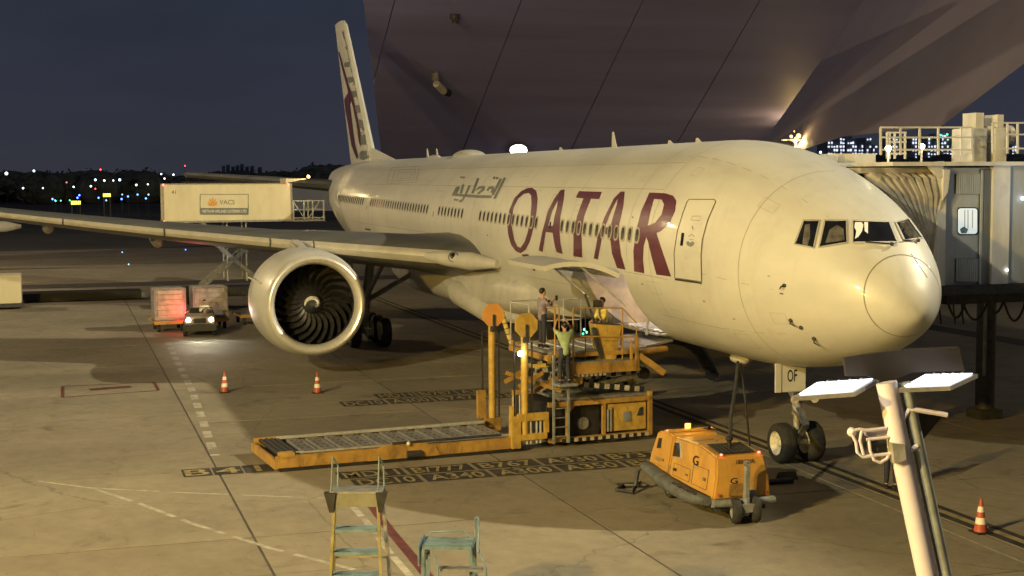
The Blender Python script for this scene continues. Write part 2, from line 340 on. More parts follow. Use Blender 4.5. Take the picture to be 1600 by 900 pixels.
angs = [math.radians(a) for a in range(-180, 180, 2)]; NA = len(angs)
vs = [fpt(x, a) for x in xs for a in angs]
full, cut, bay = [], [], []
for i in range(len(xs)-1):
    for k in range(NA):
        f = (i*NA+k, i*NA+(k+1) % NA, (i+1)*NA+(k+1) % NA, (i+1)*NA+k); full.append(f)
        am = -180+2*k+1; xm = (xs[i]+xs[i+1])/2
        if HX0 < xm < HX1 and HA0 < am < HA1: continue
        cut.append(f)
tailcap = tuple((len(xs)-1)*NA+k for k in range(NA))
BV = BVHTree.FromPolygons([tuple(v) for v in vs], full)
fm = MB(); fm.add(vs, cut+[tailcap, tuple(range(NA))[::-1]]); fm.build('fuselage', m_white, PLANE, smooth='all')
def HIT(px, py, h=0):
    d = ray(px, py); loc, n, i, t = BV.ray_cast(CAM, d.normalized())
    if loc is None: return None
    if n.dot(d) > 0: n = -n
    return loc + n*h
from mathutils.geometry import tessellate_polygon
def surf_poly(name, loops, m, h=.008, parent=PLANE, step=9, fn=None, mb=None):
    """outline(s) measured on the photo, laid on the curved skin"""
    fn = fn or HIT
    fl = [Vector((x, y, 0)) for lp in loops for x, y in lp]
    tris = tessellate_polygon([[Vector((x, y, 0)) for x, y in lp] for lp in loops])
    bm = bmesh.new(); bv = [bm.verts.new(v) for v in fl]
    for t in tris:
        try: bm.faces.new([bv[i] for i in t])
        except ValueError: pass
    xa = min(v.x for v in fl); xb = max(v.x for v in fl); ya = min(v.y for v in fl); yb = max(v.y for v in fl)
    t = xa+step
    while t < xb: bmesh.ops.bisect_plane(bm, geom=bm.verts[:]+bm.edges[:]+bm.faces[:], plane_co=(t, 0, 0), plane_no=(1, 0, 0)); t += step
    t = ya+step
    while t < yb: bmesh.ops.bisect_plane(bm, geom=bm.verts[:]+bm.edges[:]+bm.faces[:], plane_co=(0, t, 0), plane_no=(0, 1, 0)); t += step
    bm.verts.index_update(); P = [fn(v.co.x, v.co.y, h) for v in bm.verts]; fs = [tuple(v.index for v in f.verts) for f in bm.faces if all(P[v.index] is not None for v in f.verts)]
    bm.free(); P = [p or Vector((0, 0, -50)) for p in P]
    used = sorted(set(i for f in fs for i in f)); mp = {a: b for b, a in enumerate(used)}
    own = mb is None; mb = mb or MB(); mb.add([P[i] for i in used], [tuple(mp[i] for i in f) for f in fs])
    return mb.build(name, m, parent) if own else mb
def stroke2d(pts, w, closed=False):
    pts = [Vector(p) for p in pts]; n = len(pts); L, R = [], []
    for i, p in enumerate(pts):
        a = pts[(i-1) % n] if closed or i else p; b = pts[(i+1) % n] if closed or i < n-1 else p
        d = (b-a).normalized(); s = Vector((-d.y, d.x))*w/2; L.append(p+s); R.append(p-s)
    return L, R
def surf_line(name, pts, w, m, h=.007, closed=False, parent=PLANE, fn=None, mb=None, sub=8):
    fn = fn or HIT; q = []; pts = list(pts)
    seq = pts+[pts[0]] if closed else pts
    for a, b in zip(seq, seq[1:]):
        n = max(1, int(math.hypot(b[0]-a[0], b[1]-a[1])/sub))
        q += [(a[0]+(b[0]-a[0])*k/n, a[1]+(b[1]-a[1])*k/n) for k in range(n)]
    if not closed: q.append(seq[-1])
    L, R = stroke2d(q, w, closed); n = len(q); PLs = [fn(*v, h) for v in L]; PRs = [fn(*v, h) for v in R]
    own = mb is None; mb = mb or MB()
    for i in range(n if closed else n-1):
        j = (i+1) % n; P = [PLs[i], PLs[j], PRs[j], PRs[i]]
        if all(p is not None for p in P): mb.add(P, [(0, 1, 2, 3)])
    return mb.build(name, m, parent) if own else mb
c4_ = lambda P: [(560+x/4, 230+y/4) for x, y in P]
c5_ = lambda P: [(880+x/4, 200+y/4) for x, y in P]
# airline title
Qo = c4_([(1085, 253), (1112, 272), (1121, 320), (1115, 400), (1097, 500), (1072, 590), (1047, 640), (1015, 662), (985, 650), (955, 610), (936, 540), (930, 470), (945, 390), (975, 320), (1018, 275), (1058, 256)])
Qi = c4_([(1066, 287), (1080, 302), (1083, 350), (1077, 430), (1060, 530), (1040, 590), (1015, 628), (995, 620), (975, 580), (962, 510), (960, 450), (970, 380), (1000, 322), (1035, 292)])
surf_poly('letter', [Qo, Qi], m_maroon)
surf_poly('letter', [c4_([(1020, 670), (1060, 668), (1120, 742), (1100, 777)])], m_maroon)
A1 = c4_([(1128, 645), (1150, 530), (1185, 400), (1225, 322), (1265, 268), (1290, 265), (1284, 330), (1264, 430), (1258, 520), (1264, 600), (1278, 668), (1240, 655), (1225, 600), (1215, 535), (1172, 530), (1152, 655)])
surf_poly('letter', [A1, c4_([(1187, 490), (1212, 400), (1248, 330), (1243, 370), (1228, 430), (1217, 492)])], m_maroon)
T1 = c4_([(1380, 275), (1523, 280), (1505, 325), (1455, 322), (1412, 430), (1395, 540), (1400, 690), (1345, 680), (1345, 540), (1368, 430), (1408, 320), (1360, 315)])
surf_poly('letter', [T1], m_maroon)
A2 = c5_([(192, 815), (215, 690), (258, 560), (318, 440), (360, 398), (385, 398), (378, 480), (352, 600), (348, 680), (362, 790), (390, 885), (338, 875), (305, 780), (293, 668), (247, 662), (218, 822)])
surf_poly('letter', [A2, c5_([(262, 620), (300, 520), (342, 440), (336, 480), (308, 570), (297, 622)])], m_maroon)
Ro = [(1015, 301), (1040, 302), (1052, 306), (1057, 314), (1055, 330), (1047, 348), (1033, 361), (1026, 364), (1031, 380), (1040, 407), (1049, 432), (1026, 429), (1018, 400), (1013, 378), (1010, 370), (1006, 385), (1005, 405), (1007, 427), (991, 424), (990, 392), (994, 362), (1002, 330)]
surf_poly('letter', [Ro, [(1022, 311), (1034, 312), (1038, 319), (1034, 335), (1024, 348), (1012, 353), (1016, 333)]], m_maroon)
# Arabic title, stroke by stroke (each a little prouder than the last)
ar = MB(); H = .008
for P in [[(908, 190), (926, 192), (858, 324), (843, 322)], [(884, 196), (900, 198), (848, 300), (832, 300)],
          [(583, 303), (592, 288), (640, 293), (760, 300), (838, 302), (830, 319), (760, 318), (700, 314), (640, 309)],
          [(800, 268), (818, 247), (846, 246), (852, 262), (842, 286), (826, 287), (834, 262), (820, 262), (812, 276)],
          [(742, 194), (758, 196), (722, 290), (706, 290)], [(730, 276), (752, 248), (784, 242), (794, 252), (786, 272), (752, 296), (742, 290), (772, 264), (768, 258), (752, 264)],
          [(690, 238), (704, 240), (672, 310), (650, 342), (634, 346), (628, 336), (648, 326), (662, 304)], [(650, 232), (664, 234), (648, 292), (634, 290)],
          [(588, 292), (612, 250), (632, 244), (634, 258), (618, 292), (606, 291), (618, 262), (604, 285), (600, 294)],
          [(846, 186), (858, 186), (854, 200), (842, 199)], [(864, 188), (876, 189), (872, 202), (861, 201)], [(642, 184), (652, 184), (648, 196), (638, 195)], [(658, 185), (668, 186), (664, 197), (654, 197)],
          [(603, 322), (613, 323), (609, 336), (599, 335)], [(617, 324), (627, 325), (622, 338), (613, 337)]]:
    surf_poly('', [c4_(P)], None, h=H, step=14, mb=ar); H += .0012
ar.build('arabic_lettering', m_greyp, PLANE)
# doors drawn by their seams
m_dseam = mat('door_seal', (.10, .095, .08), .7, var=.2)
door1 = [(1077, 312), (1116, 312), (1119, 315), (1106, 345), (1098, 375), (1096, 400), (1097, 440), (1055, 434), (1055, 425), (1054, 395), (1059, 362), (1067, 335), (1074, 316)]
d1 = surf_poly('cabin_door', [door1], m_white, h=.012, step=8)
surf_line('door_seam', door1, 1.2, m_dseam, h=.018, closed=True, parent=d1)
surf_line('door_gutter', [(1056, 436), (1097, 442)], 2.6, m_dark, h=.03, parent=d1)
surf_line('door_window', [(1068, 364), (1065.5, 384)], 4.2, m_glassd, h=.022, parent=d1)
surf_line('handle_recess', [(1083, 338), (1096, 338), (1094, 345), (1080, 344)], .8, m_seam, h=.018, closed=True, parent=d1)
surf_poly('door_decal', [[(1073, 378), (1077, 377), (1079, 380), (1082, 377), (1086, 379), (1085, 383), (1080, 386), (1074, 383)]], m_greyp, h=.019, parent=d1)
dd = MB(); surf_line('', [(1077, 370), (1081, 366), (1086, 370)], 1.1, None, h=.019, mb=dd); surf_line('', [(1082, 353), (1084, 359)], 1.6, None, h=.019, mb=dd); surf_line('', [(1078, 374), (1085, 375)], .9, None, h=.019, mb=dd); dd.build('door_decal', m_greyp, d1)
def fdoor(x0, x1, a0, a1, m=m_seam, w=.013, h=.006, name='door_seam', par=PLANE):
    mb = MB(); S = []
    n = 10
    for i in range(n+1): S.append((x0, a0+(a1-a0)*i/n))
    for i in range(1, 5): S.append((x0+(x1-x0)*i/4, a1))
    for i in range(1, n+1): S.append((x1, a1+(a0-a1)*i/n))
    for i in range(1, 4): S.append((x1+(x0-x1)*i/4, a0))
    N = len(S); cx = (x0+x1)/2; ca = (a0+a1)/2; fx = w/abs(x1-x0)*2; fa = math.degrees(w/RW)/abs(a1-a0)*2
    out = [fpt(x, math.radians(a), h) for x, a in S]; inn = [fpt(cx+(x-cx)*(1-fx), math.radians(ca+(a-ca)*(1-fa)), h) for x, a in S]
    for i in range(N): j = (i+1) % N; mb.add([out[i], out[j], inn[j], inn[i]], [(0, 1, 2, 3)])
    return mb.build(name, m, par)
for x in (17.35, 33.1, 47.4):
    d = fdoor(x-.55, x+.55, -13, 28, name='cabin_door')
    g = MB(); g.tube([fpt(x-.6, math.radians(-13.6), .02), fpt(x+.6, math.radians(-13.6), .02)], .035, 6); g.build('door_gutter', m_dark, d)
    g = MB(); g.add([fpt(x-.07, math.radians(a), .009) for a in (6, 10)]+[fpt(x+.07, math.radians(a), .009) for a in (10, 6)], [(0, 1, 2, 3)]); g.build('door_window', m_glassd, d)
for k, x in enumerate((4.4, 8.9, 10.5, 15.4, 21.3, 24.2, 27.0, 30.1, 35.8, 39.2, 42.6, 45.9, 49.3, 52.5, 56.0)):
    r = MB(); A = [math.radians(a) for a in (range(-80, 96, 3) if x < 10 else range(-8, 96, 3))]
    for a, b in zip(A, A[1:]): r.add([fpt(x, a, .004), fpt(x, b, .004), fpt(x+.016, b, .004), fpt(x+.016, a, .004)], [(0, 1, 2, 3)])
    r.build('panel_seam', m_seam, PLANE)
for (xa, xb, an) in ((9, 50, 52), (2.6, 9.4, 58), (30, 52, -8), (9, 50, 33), (2.6, 9.4, -38), (3.2, 6.0, -6), (7.9, 10.9, -14), (14.6, 21, -30)):
    r = MB(); n = int((xb-xa)/.8); X = [xa+(xb-xa)*i/n for i in range(n+1)]; a0 = math.radians(an); a1 = a0+.004
    for p, q in zip(X, X[1:]): r.add([fpt(p, a0, .004), fpt(q, a0, .004), fpt(q, a1, .004), fpt(p, a1, .004)], [(0, 1, 2, 3)])
    r.build('panel_seam', m_seam, PLANE)
# access panels, ports and small stencils
for k, (xa, xb, aa, ab) in enumerate(((3.0, 3.5, -30, -22), (4.9, 5.5, -52, -40), (7.9, 8.5, -40, -32), (8.6, 9.3, -24, -17), (9.6, 10.2, -48, -42), (15.2, 15.9, -36, -28), (16.0, 16.4, -50, -44), (19.2, 19.9, -20, -14), (14.9, 15.3, 18, 22), (7.7, 8.1, 44, 50), (3.9, 4.5, 40, 47), (28.4, 28.9, 30, 34), (36.0, 36.6, 34, 38), (22.0, 22.6, 42, 47))):
    fdoor(xa, xb, aa, ab, w=.008, h=.004, name='access_panel')
for k, (xa, aa, s_) in enumerate(((2.9, -8, .05), (3.3, 2, .035), (6.1, -22, .05), (8.2, -2, .06), (8.3, 4, .04), (9.7, -20, .05), (10.3, 16, .04), (14.9, -10, .05), (16.5, 14, .05), (18.6, -16, .05), (19.4, 30, .04), (5.0, -30, .045), (24.6, -4, .05))):
    q = MB(); a_ = math.radians(aa); q.add([fpt(xa, a_, .005), fpt(xa+s_*2.2, a_, .005), fpt(xa+s_*2.2, a_+s_/3, .005), fpt(xa, a_+s_/3, .005)], [(0, 1, 2, 3)]); q.build('stencil', m_seam if k % 3 else m_rmark, PLANE)
# registration-like block high on the rear fuselage (outlined square with faint rows)
bx = MB()
for P in ([(612, 262), (656, 260), (650, 285), (604, 287)], [(618, 266), (650, 264.5), (646, 281), (612, 283)], [(623, 270), (644, 269), (641, 278), (620, 279)]): surf_line('', P, .9, None, closed=True, mb=bx, sub=6)
bx.build('square_emblem', m_lgrey, PLANE)
# cabin windows
winm = MB(); n = 14; rim = [(math.copysign(abs(math.cos(t))**.7, math.cos(t)), math.copysign(abs(math.sin(t))**.7, math.sin(t))) for t in [2*PI*k/n for k in range(n)]]
wg = MB(); wg.add([(x*.125, 0, y*.185) for x, y in rim]+[(x*.125, -.03, y*.185) for x, y in rim], [tuple(range(n))]+[(k, (k+1) % n, n+(k+1) % n, n+k) for k in range(n)])
wf = MB(); wf.add([(x*.175, .004, y*.24) for x, y in rim]+[(x*.125, .004, y*.185) for x, y in rim]+[(x*.175, -.02, y*.24) for x, y in rim], [(k, (k+1) % n, n+(k+1) % n, n+k) for k in range(n)]+[(2*n+k, 2*n+(k+1) % n, (k+1) % n, k) for k in range(n)])
m_winpane = mat('cabin_pane', (.12, .11, .085), .12, var=.5, scale=.6, coat=.6)
w0 = None; X = []
x = 9.75
while x < 57.2:
    if not (16.4 < x < 18.3 or 26.1 < x < 28.3 or 32.3 < x < 34.2 or 46.7 < x < 48.2 or 19.9 < x < 20.3): X.append(x)
    x += .5334
for x in X:
    z = 6.06+(x-10)*.010; T, B, Wd = fus(x); a = math.asin((z-(T+B)/2)/((T-B)/2)); p = fpt(x, a, .012)
    if w0 is None: w0 = wg.build('window', m_winpane, PLANE); f0 = wf.build('window_frame', m_lgrey, w0)
    else:
        c = copy_tree(w0, PLANE)
        c.location = p; c.rotation_euler = (a, 0, 0); continue
    w0.location = p; w0.rotation_euler = (a, 0, 0)
# cockpit glazing
CW = [[(1242, 382), (1256, 345), (1281, 345), (1272, 388)], [(1280, 387), (1289, 345), (1323, 345), (1324, 380)], [(1332, 380), (1332, 345), (1389, 347), (1402, 379)], [(1399, 348), (1419, 342), (1441, 372), (1413, 377)]]
for P in CW:
    g = surf_poly('cockpit_window', [P], m_glassd, h=.012, step=7)
    surf_line('window_frame', P, 2.6, m_lgrey if P is CW[0] or P is CW[1] else m_fair, h=.026, closed=True, parent=g, sub=6)
for a, b, c in (((1352, 380), (1392, 384), (1394, 380)), ((1409, 377), (1432, 378), (1426, 374))):
    w = MB(); w.tube([HIT(*a, .05), HIT(*b, .07)], .018, 6); w.ball(HIT(*b, .06), .05, 8, 6); w.build('wiper', m_dark, PLANE)
g_cab = glow('cabin_glow', (.62, .55, .36), .55)
surf_poly('lit_visor', [[(1336, 348), (1346, 348), (1349, 352), (1347, 362), (1341, 371), (1336, 374), (1338, 362), (1335, 356)]], g_cab, h=.02, step=5)  # light seen inside the cockpit, put on the glass as glowing patches
surf_poly('lit_visor', [[(1350, 348), (1356, 348), (1356, 366), (1351, 362)]], g_cab, h=.02, step=5)
m_cabd = mat('cabin_fitting', (.10, .095, .085), .6, var=.3, scale=6)
surf_poly('cockpit_seat', [[(1258, 352), (1266, 350), (1266, 372), (1262, 384), (1254, 382)]], m_cabd, h=.018, step=5)
surf_poly('cockpit_seat', [[(1296, 360), (1308, 352), (1318, 358), (1320, 376), (1300, 379), (1290, 380)]], m_cabd, h=.018, step=5)
# radome joint and lightning strips
r = MB(); A = [2*PI*k/90 for k in range(91)]
XR = lambda a: .96+.13*math.sin(a)
for a, b in zip(A, A[1:]): r.add([fpt(XR(a), a, .006), fpt(XR(b), b, .006), fpt(XR(b)+.022, b, .006), fpt(XR(a)+.022, a, .006)], [(0, 1, 2, 3)])
r.build('radome_joint', m_seam, PLANE)
surf_line('lightning_strip', [(1423, 396), (1436, 415), (1449, 434)], .9, m_seam)
# probes on the nose
for (x, y), (dx, dy) in (((1226, 446), (-3, 5)), ((1236, 500), (11, 6)), ((1252, 511), (0, 0)), ((1272, 528), (12, 7))):
    s = MB(); p = HIT(x, y, .02); s.ball(p, .05, 8, 6, (1.3, 1, 1))
    if dx: q = HIT(x+dx, y+dy, .12); s.tube([p, HIT(x+dx*.3, y+dy*.3, .12), q], [.025, .022, .012], 6)
    s.build('probe', m_dark, PLANE)
# roof fittings
d = MB(); d.ball((38.0, 0, 8.72), 1, 20, 10, (1.45, .75, .34)); d.build('satellite_dome', m_fair, PLANE, smooth=True)
d = MB(); d.ball((44.5, 0, 8.76), 1, 14, 8, (.7, .3, .16)); d.build('antenna_fairing', m_fair, PLANE, smooth=True)
for x, h in ((46.0, .5), (44.0, .45), (19.2, .55), (24.8, .12), (12.2, .14), (14.3, .12)):
    s = MB(); s.loft([[(x-.22, -.02, 8.76), (x+.22, -.02, 8.76), (x+.22, .02, 8.76), (x-.22, .02, 8.76)], [(x+.08, -.01, 8.78+h), (x+.2, -.01, 8.78+h), (x+.2, .01, 8.78+h), (x+.08, .01, 8.78+h)]]); s.build('blade_antenna', m_fair, PLANE)
# cargo hold behind the open door
T, B, _w = fus(12.4)
hold = MB(); x0, x1 = HX0-.02, HX1+.02
ZS = [2.96+1.9*i/10 for i in range(11)]; YC = [math.sqrt(3.085**2-(z-5.685)**2) for z in ZS]
for xx in (x0, x1):
    for i in range(10): hold.add([(xx, YC[i], ZS[i]), (xx, YC[i+1], ZS[i+1]), (xx, -1.6, ZS[i+1]), (xx, -1.6, ZS[i])], [(0, 1, 2, 3)])
hold.add([(x0, YC[0], 2.96), (x1, YC[0], 2.96), (x1, -1.6, 2.96), (x0, -1.6, 2.96)], [(0, 1, 2, 3)]); hold.add([(x0, YC[10], 4.86), (x1, YC[10], 4.86), (x1, -1.6, 4.86), (x0, -1.6, 4.86)], [(0, 1, 2, 3)]); hold.add([(x0, -1.6, 2.96), (x1, -1.6, 2.96), (x1, -1.6, 4.86), (x0, -1.6, 4.86)], [(0, 1, 2, 3)])
hold.build('cargo_hold', m_pink, PLANE)
sill = MB(); sill.bb((HX0, 1.1, 2.97), (HX1, 1.9, 3.02))
ro = MB()
for k in range(7): ro.cyl((HX0+.25+k*.4, .4, 3.05), (HX0+.25+k*.4, 1.75, 3.05), .05, 8)
sill.build('hold_sill', m_alu, PLANE); ro.build('hold_roller', m_alu, PLANE)
ret = MB(); ret.beam((12.9, 1.5, 4.8), (12.2, 1.3, 3.6), .045); ret.build('hold_strap', m_red, PLANE)
for k in range(3):
    ret = MB(); ret.beam((HX0+.12, 2.2-.8*k, 3.0), (HX0+.12, 2.0-.8*k, 4.82), .06); ret.build('hold_frame', m_lsteel, PLANE)
hl = MB(); hl.bb((12.3, .9, 4.74), (13.0, 1.3, 4.80)); hl.build('hold_lamp', g_white, PLANE)
lamp('hold_light', 'POINT', (12.5, .9, 4.5), 110, (1, .80, .56), .15)
# opened cargo door: a curved leaf swung up and out from its top hinge
leaf = MB(); rings = []
for i in range(9):
    a = math.radians(HA1+(HA0-HA1)*i/8); p = Vector((0, RW*math.cos(a), 5.685+RW*math.sin(a))); hg = Vector((0, RW*math.cos(math.radians(HA1)), 5.685+RW*math.sin(math.radians(HA1))))
    for s in (0, 1): pass
    v = p-hg; ro_ = math.radians(136); v2 = Vector((0, v.y*math.cos(ro_)-v.z*math.sin(ro_), v.y*math.sin(ro_)+v.z*math.cos(ro_)))
    nrm = Vector((0, math.cos(a), math.sin(a))); n2 = Vector((0, nrm.y*math.cos(ro_)-nrm.z*math.sin(ro_), nrm.y*math.sin(ro_)+nrm.z*math.cos(ro_)))
    o_ = hg+v2+Vector((0, .10, .02)); rings.append([o_+Vector((HX0+.03, 0, 0)), o_+Vector((HX1-.03, 0, 0)), o_-n2*.14+Vector((HX1-.03, 0, 0)), o_-n2*.14+Vector((HX0+.03, 0, 0))])
leaf.loft(rings); cdoor = leaf.build('cargo_door', m_white, PLANE, label='upward-opened forward cargo door')
for s in (.25, .5, .75):
    b = MB(); x = HX0+(HX1-HX0)*s; b.beam(rings[1][3]+Vector((x-HX0, 0, -.02)), rings[7][3]+Vector((x-HX0, 0, -.02)), .08, .06); b.build('door_rib', m_steel, cdoor)
for x in (HX0+.15, HX1-.15):
    b = MB(); b.cyl((x, 2.85, 3.9), rings[4][3]+Vector((x-HX0, 0, 0)), .035, 8); b.build('door_strut', m_lsteel, cdoor)
# wing-body fairing
ff = MB(); rg = []
for i in range(34):
    t = i/33; x = 20.5+24*t; s = math.sin(PI*min(1, max(0, t)))**.55 if 0 < t < 1 else 0.02
    s = min(1, s*1.12); hw = 2.2+1.22*s; zb = 2.62-.52*s; zt = 4.0+.5*s
    ring = []
    for k in range(48):
        a = 2*PI*k/48; ca, sa = math.cos(a), math.sin(a); e = .72
        ring.append(Vector((x, hw*math.copysign(abs(ca)**e, ca), (zt+zb)/2+(zt-zb)/2*math.copysign(abs(sa)**e, sa))))
    rg.append(ring)
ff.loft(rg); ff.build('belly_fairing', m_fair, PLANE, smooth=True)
for sgn in (1, -1):
    q = MB(); q.tube([(22.6, sgn*2.0, 2.35), (25.2, sgn*2.9, 2.45), (27.6, sgn*3.35, 3.0), (30.5, sgn*3.2, 3.4)], [.10, .42, .5, .2], 14); q.build('air_inlet_fairing', m_fair, PLANE, smooth=True)
    q = MB(); q.bb((24.4, sgn*2.35-.3, 2.02), (25.5, sgn*2.35+.3, 2.12)); q.build('inlet_opening', m_black, PLANE)
# ---------------------------------------------------------------- wings
def le(y):
    z = 4.45+.075*(y-3)+.0011*max(0, y-3)**2
    return 26.1+.68*(y-3.1), z
def chord(y):
    pts = [(2.2, 13.4), (3.1, 12.6), (9.8, 8.9), (20, 5.4), (31, 2.3), (32.4, 1.2)]
    for (a, c), (b, d) in zip(pts, pts[1:]):
        if y <= b: return c+(d-c)*(y-a)/(b-a)
    return 1.2
AF = [(0, 0), (.006, .012), (.02, .022), (.05, .034), (.10, .045), (.2, .056), (.35, .058), (.5, .050), (.7, .030), (.88, .006), (1, -.012)]
AFL = [(1, -.018), (.85, -.022), (.65, -.036), (.45, -.054), (.3, -.058), (.18, -.053), (.09, -.042), (.04, -.031), (.015, -.019), (.004, -.009)]
def section(y, t0=0, t1=1, grow=0):
    x0, z0 = le(y); c = chord(y); k = 1.12 if y < 9 else .98
    P = []
    for x, z in AF+AFL:
        if x > t1: x = t1
        zz = z*k*c*(1.0 if y > 4 else 1.15)
        P.append(Vector((x0+x*c, y, z0+zz+.02*c*(1-x)*0)))
    return P
def wing(sg):
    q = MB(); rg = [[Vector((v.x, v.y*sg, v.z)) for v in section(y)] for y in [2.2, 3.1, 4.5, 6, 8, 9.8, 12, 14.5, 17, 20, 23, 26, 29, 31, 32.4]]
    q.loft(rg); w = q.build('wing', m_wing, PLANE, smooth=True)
    # slats wrap the leading edge, one mesh each
    for a, b in ((3.95, 8.9), (8.96, 10.52), (10.6, 14.6), (14.68, 18.7), (18.78, 22.8), (22.88, 26.9), (26.98, 31.0)):
        s = MB(); R = []
        for i in range(7):
            y = a+(b-a)*i/6; x0, z0 = le(y); c = chord(y); k = 1.12 if y < 9 else .98; ring = []
            for x, z in [(.012, -.020), (.006, -.014), (.001, -.008), (-.004, 0), (.001, .009), (.006, .0145), (.012, .020)]:
                ring.append(Vector((x0+x*c-.03, y*sg, z0+z*k*c+(.012 if z > 0 else -.012))))
            for x, z in [(.016, .010), (.016, -.010)]: ring.append(Vector((x0+x*c, y*sg, z0+z*k*c)))
            R.append(ring)
        s.loft(R); s.build('slat', m_metal, w, smooth=True)
    for y in (7.0, 14.6, 19.4, 24.0):
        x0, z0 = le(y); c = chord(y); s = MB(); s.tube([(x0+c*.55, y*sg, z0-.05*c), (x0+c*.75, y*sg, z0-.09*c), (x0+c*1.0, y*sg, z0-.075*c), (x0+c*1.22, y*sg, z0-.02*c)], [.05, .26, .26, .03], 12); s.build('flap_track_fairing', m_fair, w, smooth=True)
    for k, (a, b) in enumerate(((3.4, 9.6), (10.2, 19.5), (20, 27))):
        s = MB(); P = []
        for y in (a, b): x0, z0 = le(y); c = chord(y); P += [Vector((x0+c*.80, y*sg, z0+.024*c)), Vector((x0+c*1.01, y*sg, z0-.006*c)), Vector((x0+c*1.01, y*sg, z0-.018*c)), Vector((x0+c*.80, y*sg, z0-.018*c))]
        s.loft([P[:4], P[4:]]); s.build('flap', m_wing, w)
    # landing lamp in the root
    y = 3.75; x0, z0 = le(y)
    s = MB(); s.tube([(x0+.25, sg*5.0, z0+.12), (x0-.45, sg*4.35, z0+.03), (x0-1.1, sg*3.5, z0-.06), (x0-2.6, sg*2.9, z0-.1)], [.16, .30, .36, .15], 16); s.build('wing_root_fairing', m_fair, w, smooth=True)
    p = Vector((x0-.82, sg*4.18, z0+.12)); s = MB(); s.ball(p, .17, 14, 8, (.7, .8, 1)); s.build('landing_lamp', m_glassd, w, smooth=True)
    s = MB(); s.lathe([(-.04, .17), (.03, .21), (.06, .2), (.02, .16)], p-Vector((.06, -sg*.02, 0)), (-.8, sg*.4, .1), 20); s.build('lamp_ring', m_steel, w)
    return w
wing(1); wing(-1)
